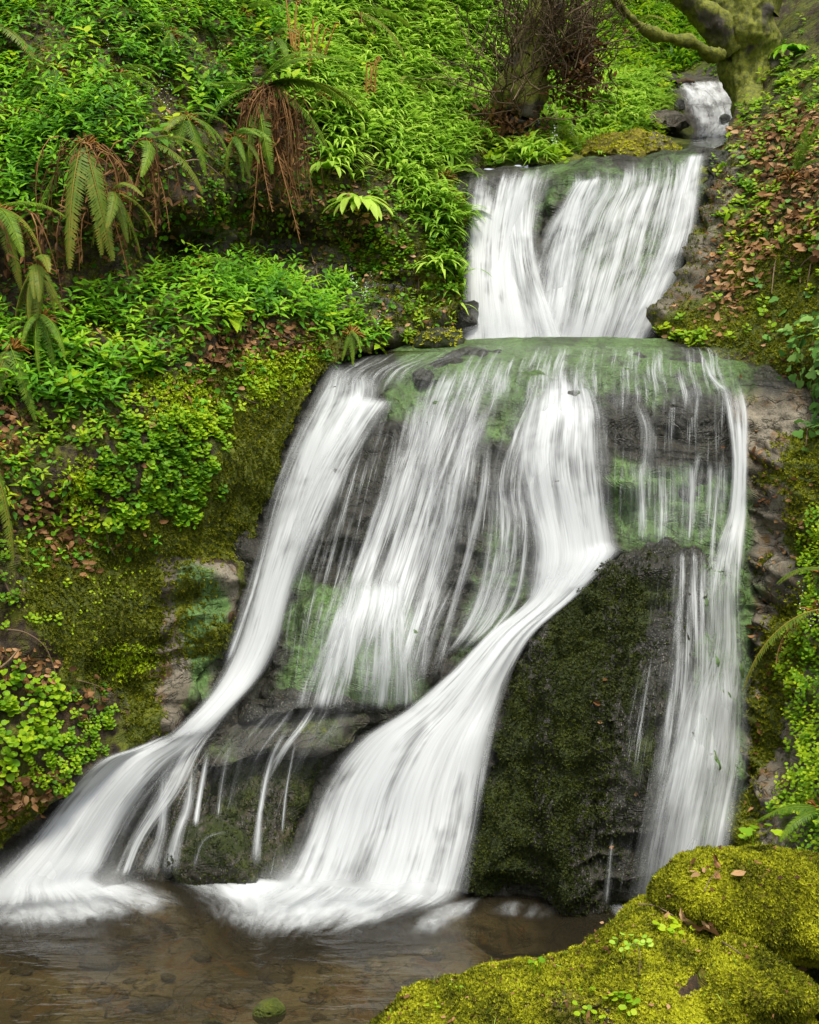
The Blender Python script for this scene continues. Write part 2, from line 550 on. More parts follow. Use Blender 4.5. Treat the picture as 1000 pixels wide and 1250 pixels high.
M['fern'] = mat_leaf('fern_green', [(0.04, 0.11, 0.012), (0.11, 0.21, 0.018), (0.25, 0.36, 0.025)], 0.42)
M['fernold'] = mat_leaf('fern_old', [(0.06, 0.12, 0.014), (0.13, 0.20, 0.02), (0.26, 0.22, 0.03)], 0.35)
M['dead'] = mat_leaf('fern_dead', [(0.05, 0.024, 0.009), (0.16, 0.078, 0.026), (0.34, 0.18, 0.065)], 0.25, 0.7)
M['stalk'] = mat_leaf('stalk', [(0.10, 0.045, 0.012), (0.22, 0.09, 0.015), (0.28, 0.17, 0.03)], 0.0, 0.6)
M['litter'] = mat_leaf('litter_leaf', [(0.035, 0.016, 0.007), (0.115, 0.052, 0.018), (0.28, 0.145, 0.055), (0.48, 0.31, 0.16)], 0.15, 0.65)
M['moss'] = mat_leaf('moss_sprig', [(0.04, 0.05, 0.004), (0.125, 0.145, 0.008), (0.30, 0.31, 0.014)], 0.35, 0.7, 0.1)
M['brightmoss'] = mat_leaf('bright_moss_sprig', [(0.12, 0.20, 0.008), (0.28, 0.40, 0.01), (0.46, 0.56, 0.015)], 0.35, 0.7, 0.1)
M['goldmoss'] = mat_leaf('golden_moss_sprig', [(0.028, 0.034, 0.003), (0.125, 0.14, 0.008), (0.32, 0.33, 0.015), (0.54, 0.55, 0.028)], 0.35, 0.7, 0.1)
M['darksprig'] = mat_leaf('dark_moss_sprig', [(0.008, 0.014, 0.002), (0.034, 0.045, 0.005), (0.085, 0.10, 0.010)], 0.2, 0.6, 0.2)
M['flower'] = mat_leaf('white_petal', [(0.75, 0.75, 0.70), (0.85, 0.85, 0.80)], 0.3)
M['twig'] = mat_leaf('twig_bark', [(0.03, 0.020, 0.012), (0.085, 0.057, 0.032), (0.19, 0.135, 0.078)], 0.0, 0.8)
M['bark'] = mat_bark('mossy_bark', (0.04, 0.034, 0.026), (0.075, 0.062, 0.042), (0.17, 0.185, 0.006))

# ---------------------------------------------------------------- large structure
def build_sheet(name, bnd_l, bnd_r, py0, py1, nx, ny, depth, disp, paint, mat, wrap=None, wrapd=0.14, ymap=None):
    py = np.linspace(py0, py1, ny)
    L = np.interp(py, *zip(*bnd_l)) if not np.isscalar(bnd_l) else np.full(ny, float(bnd_l))
    R = np.interp(py, *zip(*bnd_r)) if not np.isscalar(bnd_r) else np.full(ny, float(bnd_r))
    k = np.ones(15) / 15
    sm = lambda a: np.convolve(np.pad(a, 7, 'edge'), k, 'valid')
    L, R = sm(L), sm(R)
    s = np.linspace(0, 1, nx)[None]
    px = L[:, None] * (1 - s) + R[:, None] * s
    pyg = np.repeat(py[:, None], nx, 1)
    d = depth(px, pyg)
    if ymap: pyg = ymap(px, pyg)
    if wrap:
        m = 12
        kk = (np.arange(1, m + 1) ** 1.3)[None]
        if wrap == 'R':
            px = np.hstack([px, px[:, -1:] - kk * 1.5]); pyg = np.hstack([pyg, np.repeat(py[:, None], m, 1)]); d = np.hstack([d, d[:, -1:] + kk * wrapd])
        else:
            px = np.hstack([(px[:, :1] + kk * 1.5)[:, ::-1], px]); pyg = np.hstack([np.repeat(py[:, None], m, 1), pyg]); d = np.hstack([(d[:, :1] + kk * wrapd)[:, ::-1], d])
    V = P(px, pyg, d)
    N = grid_normals(V)
    V = V + N * disp(V, px, pyg)[..., None]
    Fc = grid_faces(*V.shape[:2])
    sf = Surf(V, Fc)
    at = paint(sf.px, sf.py, sf.V)
    ob = mesh_obj(name, sf.V, Fc, mat, attrs=at)
    ob['kind'] = 'structure'
    return sf, ob

def paint_regions(px, py, spec, base):
    at = {k: np.full(px.shape, v, float) for k, v in base.items()}
    for i, (a, pl, val, soft, wob) in enumerate(spec):
        if a == 'algae': soft = soft * 2.0
        r = region(px, py, pl, soft, wob, 31 + i)
        at[a] = at[a] * (1 - r) + val * r
    return at

# --- lower cliff -----------------------------------------------------------
cx = np.array([-250, -100, 150, 300, 450, 600, 750, 880, 1000, 1150.])
cy = np.array([400, 425, 450, 480, 520, 600, 700, 800, 860, 900, 1000, 1080, 1160.])
ct = np.array([
 [9.3, 9.2, 9.1, 9.1, 9.0, 9.0, 9.0, 9.0, 9.0, 9.0],
 [8.7, 8.6, 8.6, 8.6, 8.6, 8.55, 8.5, 8.45, 8.3, 8.2],
 [8.2, 8.1, 8.1, 8.2, 8.2, 8.1, 8.05, 8.05, 7.9, 7.8],
 [7.9, 7.8, 7.8, 8.0, 7.95, 7.85, 7.82, 7.85, 7.7, 7.6],
 [7.7, 7.6, 7.6, 7.8, 7.72, 7.65, 7.65, 7.7, 7.6, 7.5],
 [7.5, 7.4, 7.4, 7.6, 7.52, 7.45, 7.5, 7.55, 7.4, 7.3],
 [7.3, 7.2, 7.2, 7.4, 7.35, 7.3, 7.35, 7.4, 7.2, 7.1],
 [7.0, 6.9, 7.0, 7.2, 7.05, 7.1, 7.2, 7.2, 7.0, 6.9],
 [6.8, 6.7, 6.85, 7.05, 7.0, 7.0, 7.05, 7.05, 6.85, 6.8],
 [6.7, 6.6, 6.75, 6.92, 6.92, 6.85, 6.9, 6.9, 6.7, 6.6],
 [6.5, 6.35, 6.6, 6.75, 6.75, 6.65, 6.65, 6.6, 6.4, 6.3],
 [6.3, 6.2, 6.5, 6.6, 6.55, 6.42, 6.3, 6.25, 6.1, 6.0],
 [6.2, 6.1, 6.4, 6.5, 6.45, 6.3, 6.2, 6.15, 6.0, 5.9]])

def cubic_table(xs, ys, T, px, py):
    def wts(g, q):
        q = np.clip(q, g[0], g[-1] - 1e-6)
        i = np.clip(np.searchsorted(g, q, 'right') - 1, 0, len(g) - 2)
        return i, (q - g[i]) / (g[i + 1] - g[i])
    iy, fy = wts(ys, py)
    ix, fx = wts(xs, px)
    def cub(f):
        return (-.5 * f + f * f - .5 * f ** 3, 1 - 2.5 * f * f + 1.5 * f ** 3, .5 * f + 2 * f * f - 1.5 * f ** 3, -.5 * f * f + .5 * f ** 3)
    wx, wy = cub(fx), cub(fy)
    r = 0
    for a in range(4):
        for b in range(4):
            r = r + wy[a] * wx[b] * T[np.clip(iy + a - 1, 0, len(ys) - 1), np.clip(ix + b - 1, 0, len(xs) - 1)]
    return r

FAN = [(400, 735), (440, 722), (490, 735), (512, 800), (515, 858), (440, 862), (350, 850), (362, 800)]
def cliff_depth(px, py):
    d = cubic_table(cx, cy, ct, px, py)
    d = d - 0.16 * sstep(-40, 25, -sdf(px, py, FAN))
    return d

def cliff_disp(V, px, py):
    n = fbm(V, 1.6, 3, 0.5, 3) * 0.06 + fbm(V * np.array([1.6, 1, .7]), 5, 4, 0.5, 9) * 0.022
    st = fbm(V * np.array([0.5, 0.5, 3.2]) + 0.25 * V[..., :1], 1.3, 3, 0.5, 4, True) * 0.035
    r2 = fbm(V * np.array([1.3, 1.0, .8]) + fbm(V, 2.5, 2, .5, 88)[..., None] * .15, 3.0, 4, 0.55, 14, True) * 0.030
    return n + st + r2 + fbm(V, 14, 3, .6, 15) * .008

cliff_spec = [
 ('algae', [(480, 405), (560, 400), (640, 395), (740, 400), (900, 420), (915, 480), (880, 488), (780, 480), (740, 500), (700, 480), (640, 520), (590, 530), (560, 480), (520, 470)], 0.62, 14, 18),
 ('algae', [(470, 470), (560, 440), (620, 450), (600, 500), (500, 520), (460, 500)], 0.6, 12, 14),
 ('algae', [(592, 640), (610, 620), (640, 680), (655, 760), (600, 800), (560, 800), (580, 720)], 0.5, 10, 10),
 ('algae', [(755, 560), (800, 580), (900, 570), (918, 640), (900, 670), (760, 670), (740, 620)], 0.85, 10, 10),
 ('algae', [(380, 730), (440, 715), (500, 730), (515, 862), (430, 868), (345, 850)], 0.9, 10, 12),
 ('algae', [(215, 690), (255, 700), (275, 760), (262, 845), (200, 870), (190, 800), (225, 770)], 0.8, 10, 12),
 ('algae', [(868, 660), (915, 650), (920, 800), (915, 1000), (870, 1000), (860, 780)], 0.85, 8, 8),
 ('algae', [(350, 700), (380, 700), (400, 740), (370, 790), (345, 790)], 0.5, 8, 10),
 ('wet', [(900, 480), (1100, 470), (1100, 1150), (905, 1080), (918, 700)], 0.1, 10, 10),
 ('wet', [(-200, 600), (240, 640), (275, 770), (230, 880), (-200, 1150)], 0.2, 10, 10),
 ('moss', [(150, 780), (185, 790), (190, 880), (150, 900)], 0.7, 10, 10),
]
def cliff_y(px, py):
    return py + np.interp(px, [300, 400, 480, 560, 660, 750, 850, 920, 1000], [26, 17, 7, 1, -3, -3, 2, 9, 14]) * sstep(540, 414, py)
def under(at, V):
    f = sstep(0.0, -0.12, V[:, 2])
    for k, v in dict(moss=0.0, algae=0.12, soil=0.22, wet=0.15).items(): at[k] = at[k] * (1 - f) + v * f
    return at
CL, cliff_o = build_sheet('cliff', -250, 1150, 414, 1160, 420, 330, cliff_depth, lambda V, px, py: cliff_disp(V, px, py) * (0.12 + 0.88 * sstep(416, 490, py)) * (1 - .6 * sstep(-10, 20, -sdf(px, py, FAN))),
    lambda px, py, V: under(paint_regions(px, py, cliff_spec, dict(moss=0.0, algae=0.12, soil=0.0, wet=1.0)), V), M['terrain'], ymap=cliff_y)
cliff_o['label'] = 'dark wet rock face behind the wide lower waterfall'

# --- upper cliff -----------------------------------------------------------
ucx = np.array([450, 570, 640, 750, 850, 950.])
ucy = np.array([170, 190, 205, 225, 260, 320, 380, 440.])
uct = np.array([
 [11.6, 11.4, 11.4, 11.4, 11.3, 11.2],
 [10.9, 10.8, 10.8, 10.75, 10.6, 10.5],
 [10.35, 10.3, 10.35, 10.3, 10.15, 10.0],
 [10.05, 10.0, 10.15, 10.0, 9.95, 9.8],
 [9.85, 9.8, 10.0, 9.8, 9.75, 9.6],
 [9.6, 9.6, 9.75, 9.55, 9.5, 9.3],
 [9.4, 9.4, 9.5, 9.35, 9.25, 9.1],
 [9.2, 9.2, 9.2, 9.15, 9.05, 8.9]])
upper_spec = [('algae', [(640, 205), (720, 195), (700, 230), (660, 270), (640, 310), (625, 290)], 0.5, 8, 14),
              ('algae', [(690, 215), (850, 190), (830, 300), (760, 400), (690, 400)], 0.55, 12, 14)]
def upper_lip(px):
    return 212 - (np.clip(px, 560, 870) - 575) * 0.10 + 2.2 * np.sin(px / 17.0) + 1.6 * np.sin(px / 7.3 + 1)
def upper_depth(px, py):
    return cubic_table(ucx, ucy, uct, px, py)
UC, upper_o = build_sheet('upper_cliff', 480, 940, 209, 440, 190, 130, upper_depth,
    lambda V, px, py: cliff_disp(V, px, py) * (0.3 + 0.7 * sstep(0, 50, py - upper_lip(px))), lambda px, py, V: paint_regions(px, py, upper_spec, dict(moss=0.0, algae=0.15, soil=0.0, wet=1.0)), M['terrain'], ymap=lambda px, py: py - (212 - upper_lip(px)) * sstep(400, 230, py))

# --- left bank -------------------------------------------------------------
LB_R = [(-350, 800), (0, 640), (60, 620), (120, 603), (185, 590), (205, 575), (240, 566), (300, 562), (370, 560), (392, 548), (405, 520), (415, 490), (425, 450),
        (440, 398), (480, 372), (540, 348), (620, 318), (680, 300), (760, 280), (830, 245), (880, 205), (912, 165), (925, 120), (950, 90), (990, 45), (1030, 5), (1080, -45), (1130, -80)]
lb = TPS([(-400, -350, 8.3), (0, -350, 9.8), (400, -350, 12.5), (800, -350, 17), (-400, 0, 7.4), (0, 0, 8.7), (200, 0, 9.4), (400, 0, 11.3), (600, 0, 13.2),
          (0, 130, 8.0), (180, 130, 8.3), (330, 120, 9.2), (450, 120, 10.5), (580, 120, 11.8), (580, 190, 10.7), (560, 215, 10.1), (450, 215, 9.4), (330, 215, 8.7), (230, 215, 8.05), (120, 180, 7.65),
          (-400, 250, 6.8), (0, 250, 7.35), (120, 260, 7.3), (230, 260, 8.0), (330, 262, 8.75), (450, 270, 9.0), (555, 280, 9.35),
          (230, 310, 8.6), (330, 320, 9.15), (430, 322, 9.25), (550, 340, 9.2), (120, 330, 7.35), (0, 340, 7.1),
          (250, 345, 7.95), (340, 360, 8.3), (440, 390, 8.75), (530, 395, 8.9), (420, 425, 8.35), (300, 420, 7.85), (180, 420, 7.25), (0, 420, 6.85),
          (390, 450, 8.05), (330, 480, 7.75), (200, 490, 7.15), (80, 490, 6.85), (-100, 490, 6.4), (345, 540, 7.65), (240, 580, 7.15), (120, 580, 6.75), (0, 580, 6.45), (-400, 550, 5.6),
          (310, 640, 7.45), (220, 660, 7.15), (100, 660, 6.75), (0, 680, 6.3), (280, 760, 7.2), (220, 760, 7.0), (120, 760, 6.65), (0, 770, 6.2),
          (235, 840, 6.95), (150, 850, 6.75), (50, 850, 6.25), (-50, 850, 5.9), (165, 912, 6.68), (100, 930, 6.4), (20, 930, 6.05), (-400, 900, 4.9),
          (40, 990, 6.25), (-40, 1060, 6.15), (-100, 1130, 6.0), (-400, 1130, 4.6)])
def bank_disp(V, px, py):
    return fbm(V, 0.9, 3, 0.5, 21) * 0.12 + fbm(V, 3.5, 4, 0.55, 23) * 0.045
def rocky(V, px, py, polys):
    m = 0
    for pl in polys: m = np.maximum(m, sstep(-15, 15, -sdf(px, py, pl)))
    st = fbm(V * np.array([0.7, 0.7, 3.0]), 2.2, 4, 0.5, 44, True) * 0.06
    return st * m
L_ROCK = [[(215, 275), (330, 280), (430, 300), (560, 350), (560, 410), (460, 400), (350, 350), (230, 330)], [(200, 680), (290, 690), (270, 860), (190, 900), (150, 800)]]
left_spec = [
 ('soil', [(215, 275), (330, 280), (430, 300), (560, 350), (560, 410), (460, 400), (350, 350), (230, 330)], 0.1, 12, 14),
 ('moss', [(260, 300), (430, 310), (570, 270), (570, 410), (440, 400), (340, 345)], 0.5, 14, 18),
 ('moss', [(215, 285), (330, 300), (430, 322), (500, 350), (480, 392), (350, 345), (235, 328)], 0.25, 10, 16),
 ('wet', [(215, 285), (330, 300), (430, 322), (540, 350), (540, 398), (460, 388), (350, 345), (235, 328)], 0.9, 10, 16),  # gives the recess the near-black rock tone
 ('moss', [(510, 190), (580, 210), (575, 330), (530, 300)], 0.6, 10, 14),
 ('moss', [(240, 470), (330, 430), (405, 425), (350, 560), (312, 670), (262, 682), (225, 675), (130, 700), (130, 640), (220, 620), (280, 540)], 1.0, 10, 12),
 ('soil', [(240, 470), (330, 430), (405, 425), (350, 560), (312, 670), (262, 682), (225, 675), (130, 700), (130, 640), (220, 620), (280, 540)], 0.0, 10, 8),
 ('moss', [(30, 660), (130, 650), (215, 700), (205, 800), (170, 850), (110, 850), (40, 760)], 1.0, 10, 14),
 ('soil', [(30, 690), (130, 650), (215, 690), (205, 800), (170, 850), (110, 850), (40, 760)], 0.1, 10, 8),
 ('soil', [(200, 690), (290, 690), (270, 860), (190, 900), (150, 860), (200, 800)], 0.0, 8, 8),
 ('moss', [(205, 690), (290, 690), (270, 860), (190, 905), (150, 870), (180, 820)], 0.12, 6, 8),
 ('wet', [(205, 690), (290, 690), (270, 860), (190, 905), (150, 870), (180, 820)], 0.1, 6, 8),
 ('algae', [(222, 695), (262, 690), (282, 740), (262, 850), (225, 870), (236, 800), (220, 760)], 0.9, 8, 10),
 ('moss', [(225, 690), (245, 720), (225, 770), (205, 760)], 0.9, 6, 10),
 ('moss', [(160, 815), (185, 830), (195, 900), (160, 905)], 0.8, 8, 12),
 ('moss', [(225, 775), (285, 765), (270, 800), (240, 805)], 0.8, 5, 8),
 ('moss', [(-50, 990), (40, 965), (60, 985), (0, 1050), (-60, 1090)], 0.9, 10, 10),
]
LB, left_o = build_sheet('hillside', -420, LB_R, -360, 1130, 330, 460, lb,
    lambda V, px, py: bank_disp(V, px, py) + rocky(V, px, py, L_ROCK),
    lambda px, py, V: paint_regions(px, py, left_spec, dict(moss=0.45, algae=0.0, soil=0.85, wet=0.35)), M['terrain'], wrap='R')
left_o['label'] = 'steep green bank of earth and rock left of the falls'

# --- right bank ------------------------------------------------------------
RB_L = [(-350, 960), (0, 935), (60, 920), (110, 908), (150, 898), (180, 888), (210, 872), (240, 864), (300, 846), (350, 828), (385, 805), (398, 785), (408, 765), (417, 790), (423, 860), (430, 900),
        (480, 915), (560, 912), (700, 916), (800, 920), (900, 918), (960, 912), (1040, 890), (1110, 870), (1300, 860)]
rb = TPS([(930, -350, 17), (1400, -350, 11), (940, 0, 13.5), (1000, 0, 12.6), (1400, 0, 8.5), (910, 100, 12.0), (1000, 100, 10.6), (1400, 100, 7.3), (870, 190, 10.25), (868, 215, 9.85), (930, 190, 9.8), (1000, 190, 9.1),
          (865, 250, 9.5), (950, 260, 8.95), (1000, 270, 8.5), (1400, 300, 6.2), (845, 310, 9.25), (930, 330, 8.7), (1000, 340, 8.3), (815, 370, 9.0), (880, 380, 8.65), (950, 390, 8.4), (1000, 400, 7.9),
          (770, 412, 8.9), (850, 415, 8.6), (910, 428, 8.3), (950, 440, 8.0), (1000, 450, 7.6), (915, 475, 8.05), (950, 490, 8.05), (1000, 500, 7.5), (912, 520, 7.75), (960, 520, 7.55), (1000, 560, 7.0), (1400, 550, 5.2),
          (915, 620, 7.5), (960, 640, 7.2), (1000, 660, 6.8), (918, 720, 7.25), (960, 720, 6.95), (1000, 740, 6.5), (920, 820, 7.0), (950, 830, 6.75), (1000, 840, 6.1), (1400, 850, 4.4),
          (918, 920, 6.7), (950, 930, 6.3), (1000, 940, 5.75), (905, 1000, 6.45), (950, 1010, 5.95), (1000, 1020, 5.45), (890, 1060, 6.25), (950, 1070, 5.7), (1000, 1090, 5.1), (870, 1130, 6.1), (1000, 1200, 4.6), (1400, 1200, 3.7), (870, 1300, 5.7)])
right_spec = [
 ('soil', [(800, 190), (905, 175), (900, 250), (840, 400), (760, 425), (740, 400), (820, 330)], 0.0, 10, 10),
 ('moss', [(800, 190), (905, 175), (900, 250), (840, 400), (760, 425), (740, 400), (820, 330)], 0.42, 10, 10),
 ('moss', [(740, 430), (850, 370), (960, 400), (1000, 470), (1010, 520), (960, 510), (920, 430), (860, 425)], 0.85, 12, 14),
 ('moss', [(960, 280), (1010, 270), (1010, 420), (930, 420), (890, 340)], 0.75, 12, 16),
 ('soil', [(860, 430), (1010, 510), (1010, 1100), (860, 1100)], 0.0, 14, 8),
 ('moss', [(895, 440), (985, 500), (985, 640), (965, 800), (950, 1060), (880, 1080), (880, 900)], 0.06, 10, 8),
 ('moss', [(912, 660), (935, 650), (940, 680), (915, 700)], 0.9, 5, 8),
 ('moss', [(935, 780), (975, 720), (985, 800), (935, 900), (915, 880)], 0.85, 8, 10),
 ('moss', [(915, 860), (960, 850), (945, 930), (920, 950)], 0.85, 8, 8),
 ('moss', [(885, 980), (920, 960), (935, 1050), (880, 1060)], 0.9, 8, 8),
 ('wet', [(895, 440), (970, 470), (960, 520), (905, 520)], 0.85, 10, 8),
 ('moss', [(960, 500), (1010, 500), (1010, 700), (975, 690), (955, 600)], 0.8, 10, 14),
 ('moss', [(905, 560), (960, 575), (950, 600), (905, 590)], 0.6, 6, 8),
 ('moss', [(895, 800), (930, 820), (920, 870), (895, 860)], 0.7, 6, 8),
 ('algae', [(905, 600), (925, 600), (925, 800), (905, 800)], 0.5, 6, 8),
]
R_ROCK = [[(780, 190), (900, 190), (890, 300), (800, 420), (740, 420)], [(900, 500), (990, 520), (985, 900), (930, 1060), (880, 1060)]]
def right_disp(V, px, py):
    m = 0
    for pl in R_ROCK: m = np.maximum(m, sstep(-15, 15, -sdf(px, py, pl)))
    W = V @ np.array([[0.8, 0, 0.6], [0, 1, 0], [-0.6, 0, 0.8]])
    st = fbm(W * np.array([0.7, 0.7, 3.0]), 2.4, 4, 0.5, 44, True) * 0.06
    return bank_disp(V, px, py) * 0.8 + st * m
RB, right_o = build_sheet('slope', RB_L, 1420, -360, 1300, 190, 420, rb, right_disp,
    lambda px, py, V: paint_regions(px, py, right_spec, dict(moss=0.5, algae=0.0, soil=0.75, wet=0.15)), M['terrain'], wrap='L')
right_o['label'] = 'leaf strewn bank and tan rock wall right of the falls'

# --- gully behind ----------------------------------------------------------
gu = TPS([(300, -450, 17), (1400, -450, 17), (800, -450, 24), (400, 210, 11.2), (600, 208, 10.75), (700, 195, 10.9), (800, 190, 11.2), (860, 180, 11.2), (950, 210, 12.2), (1300, 210, 11.5),
          (600, 170, 11.5), (700, 160, 12.0), (800, 172, 12.0), (860, 168, 12.6), (600, 90, 12.7), (700, 90, 13.6), (800, 120, 13.7), (835, 140, 13.5), (860, 120, 13.9), (900, 130, 13.4), (865, 95, 14.6), (820, 80, 15.0),
          (600, 0, 14), (700, 20, 15.5), (760, 30, 16.8), (850, 40, 17.5), (930, 60, 14.5), (1000, 60, 13), (1300, 60, 11), (850, -50, 19.5), (700, -60, 17), (1000, -60, 15)])
gully_spec = [('soil', [(780, 60), (900, 50), (910, 175), (820, 180), (790, 130)], 0.05, 10, 10), ('moss', [(815, 92), (915, 88), (915, 190), (850, 190), (835, 150)], 0.1, 8, 8), ('wet', [(800, 60), (900, 70), (905, 185), (660, 215), (690, 195), (800, 160)], 0.8, 10, 10),
              ('moss', [(600, 190), (700, 175), (840, 180), (840, 215), (600, 215)], 0.7, 6, 10),
              ('soil', [(600, -80), (1000, -80), (1000, 40), (820, 60), (760, 30), (700, 60), (620, 60)], 0.45, 10, 20)]
GU, gully_o = build_sheet('gully', 380, 1320, -460, 214, 230, 220, gu, lambda V, px, py: bank_disp(V, px, py),
    lambda px, py, V: paint_regions(px, py, gully_spec, dict(moss=0.75, algae=0.0, soil=0.6, wet=0.2)), M['terrain'])
gully_o['label'] = 'mossy gully rising behind the upper falls'

# --- pool, pool bed, far ground --------------------------------------------
xs, ys = np.linspace(-6, 6, 170), np.linspace(2.2, 9.5, 130)
X, Y = np.meshgrid(xs, ys)
Vb = np.stack([X, Y, np.full_like(X, -0.30)], -1)
bz = -0.34 + fbm(Vb, 0.8, 3, 0.5, 61) * 0.08 + np.abs(fbm(Vb, 3.2, 3, 0.5, 62)) * 0.07
bz = bz + 0.08 * sstep(5.6, 4.9, Y) + 0.10 * sstep(5.2, 4.7, Y) * sstep(-0.3, -1.2, X)
Vb[..., 2] = np.minimum(bz, -0.03)
BED = Surf(Vb, grid_faces(130, 170))
bed_at = dict(moss=np.clip(0.55 * sstep(5.35, 4.85, Y) * sstep(0.2, -0.8, X), 0, 1), algae=np.full(X.shape, 0.12), soil=np.full(X.shape, 0.22), wet=np.full(X.shape, 0.15))
bed_o = mesh_obj('pool_bed', BED.V, BED.F, M['terrain'], attrs=bed_at)
bed_o['kind'] = 'structure'
pool_o = mesh_obj('pool', [(-6, 2.2, 0), (6, 2.2, 0), (6, 9.0, 0), (-6, 9.0, 0)], [(0, 1, 2, 3)], M['pool'])
tagit(pool_o, 'clear brown plunge pool at the foot of the falls', None, None, 'structure')
mid_o = mesh_obj('plunge_pool', [(-1.6, 8.5, 3.2), (2.6, 8.5, 3.2), (2.6, 9.8, 3.2), (-1.6, 9.8, 3.2)], [(0, 1, 2, 3)], M['pool'])
mid_o['kind'] = 'structure'
gx = np.linspace(-1, 1, 60)
GX, GY = np.meshgrid(np.sign(gx) * np.abs(gx) ** 2.2 * 260, np.sign(gx) * np.abs(gx) ** 2.2 * 260)
gr_o = mesh_obj('ground', np.stack([GX, GY, np.full_like(GX, -0.9) + 0.0 * GX], -1), grid_faces(60, 60), M['terrain'],
                attrs=dict(moss=np.full(GX.shape, 0.5), soil=np.full(GX.shape, 0.8), wet=np.zeros(GX.shape), algae=np.zeros(GX.shape)))
gr_o['kind'] = 'structure'

# ---------------------------------------------------------------- rocks
BVH = {}
ROCKS = []
def rock(name, poly, dfun, thick, label, cat, mat, at, group=None, n=120, rings=44, rough=0.03, fr=4.0, power=0.55, back=0.6, seed=1, paint=None, vert=0.0):
    poly = np.asarray(poly, float)
    c = poly.mean(0)
    pl = catmull(np.vstack([poly, poly[:1]]), 400)
    ang = np.arctan2(pl[:, 1] - c[1], pl[:, 0] - c[0])
    rad = np.hypot(pl[:, 0] - c[0], pl[:, 1] - c[1])
    o = np.argsort(ang)
    ang, rad = ang[o], rad[o]
    th = np.linspace(-np.pi, np.pi, n, endpoint=False)
    rr = np.interp(th, np.concatenate([ang - 2 * np.pi, ang, ang + 2 * np.pi]), np.tile(rad, 3))
    r = np.sin(np.linspace(0.02, 1, rings) * np.pi / 2)
    px = c[0] + r[:, None] * rr * np.cos(th)
    py = c[1] + r[:, None] * rr * np.sin(th)
    prof = np.clip(1 - r[:, None] ** 2, 0, 1) ** power
    df = dfun(px, py)
    front = P(px, py, df - thick * prof)
    rear = P(px, py, df + back * np.clip(1 - r[:, None] ** 2, 0, 1) ** 0.5 + 0.0)
    V = np.concatenate([front, rear[::-1][1:]], 0)          # rings: centre -> rim -> centre behind
    ny = len(V)
    # pseudo normals: outwards from the middle of the rock
    mid = V.reshape(-1, 3).mean(0)
    Nv = unit(np.cross(np.roll(V, -1, 1) - np.roll(V, 1, 1), np.gradient(V, axis=0)))
    sg = np.sign((Nv * (V - mid)).sum(-1, keepdims=True)); sg[sg == 0] = 1
    Nv = Nv * sg
    fade = np.minimum(1, np.abs(np.arange(ny) - 0) / 1.0)[:, None]
    D = fbm(V, fr * 0.35, 2, 0.5, seed) * rough * 2 + fbm(V, fr, 4, 0.55, seed + 5) * rough + fbm(V * np.array([1, 1, .6]), fr * 1.5, 3, 0.5, seed + 7, True) * rough * 0.5
    if vert:
        Q = V + fbm(V, 1.5, 2, .5, 91)[..., None] * .12
        D = D + vert * (fbm(Q * np.array([5, 5, 1.1]), 1, 3, .55, 92) + .6 * fbm(Q * np.array([1.2, 1.2, 3.5]), 1, 3, .5, 93, True) - .3)
    V = V + Nv * ((D - rough * 0.9) * fade)[..., None]
    i = np.arange(ny * n).reshape(ny, n)
    j = np.roll(i, -1, 1)
    Fc = np.stack([i[:-1], j[:-1], j[1:], i[1:]], -1).reshape(-1, 4)
    cap = [i[0, k] for k in range(n)]
    sf = Surf(V, Fc)
    a = {k: np.full(len(sf.V), v, float) for k, v in at.items()}
    if paint: a = paint(sf, a)
    # close the two poles with one vertex each
    V2 = np.vstack([sf.V, V[0].mean(0)[None], V[-1].mean(0)[None]])
    k0, k1 = len(sf.V), len(sf.V) + 1
    capf = np.stack([np.full(n // 2, k0), i[0, 0::2], i[0, 1::2], np.roll(i[0, 0::2], -1)], -1)
    capb = np.stack([np.full(n // 2, k1), np.roll(i[-1, 0::2], -1), i[-1, 1::2], i[-1, 0::2]], -1)
    F2 = np.vstack([Fc, capf, capb])
    a = {k: np.concatenate([v, [v[0], v[-1]]]) for k, v in a.items()}
    ob = mesh_obj(name, V2, F2, mat, attrs=a)
    tagit(ob, label, cat, group)
    sf2 = Surf(V2, F2)
    ROCKS.append((ob, sf2))
    return sf2, ob

lean = lambda d0, y0, k: (lambda px, py: d0 + (y0 - py) * k)
BUT = [(640, 800), (660, 762), (700, 722), (740, 688), (780, 668), (830, 664), (880, 668), (908, 700), (914, 800), (906, 950), (885, 1060), (860, 1116), (760, 1122), (640, 1104), (566, 1094), (580, 1000), (592, 920), (612, 860)]
def but_paint(sf, a):
    n = fbm(np.stack([sf.px / 30, sf.py / 150, 0 * sf.px], -1), 1, 4, .6, 303) * .55
    a['moss'] = np.maximum(a['moss'], region(sf.px, sf.py, [(640, 800), (740, 690), (800, 720), (790, 800), (720, 1000), (690, 1100), (570, 1095), (590, 930)], 18, 26, 71) * np.clip(.52 + 1.5 * n, 0, 1))
    a['moss'] = np.maximum(a['moss'], region(sf.px, sf.py, [(690, 1000), (810, 850), (770, 1110), (680, 1110)], 18, 26, 72) * np.clip(.32 + 1.4 * n, 0, 1))
    a['algae'] = np.maximum(a['algae'], region(sf.px, sf.py, [(866, 690), (915, 680), (920, 1040), (860, 1040), (850, 800)], 10, 10, 73) * 0.9)
    return a
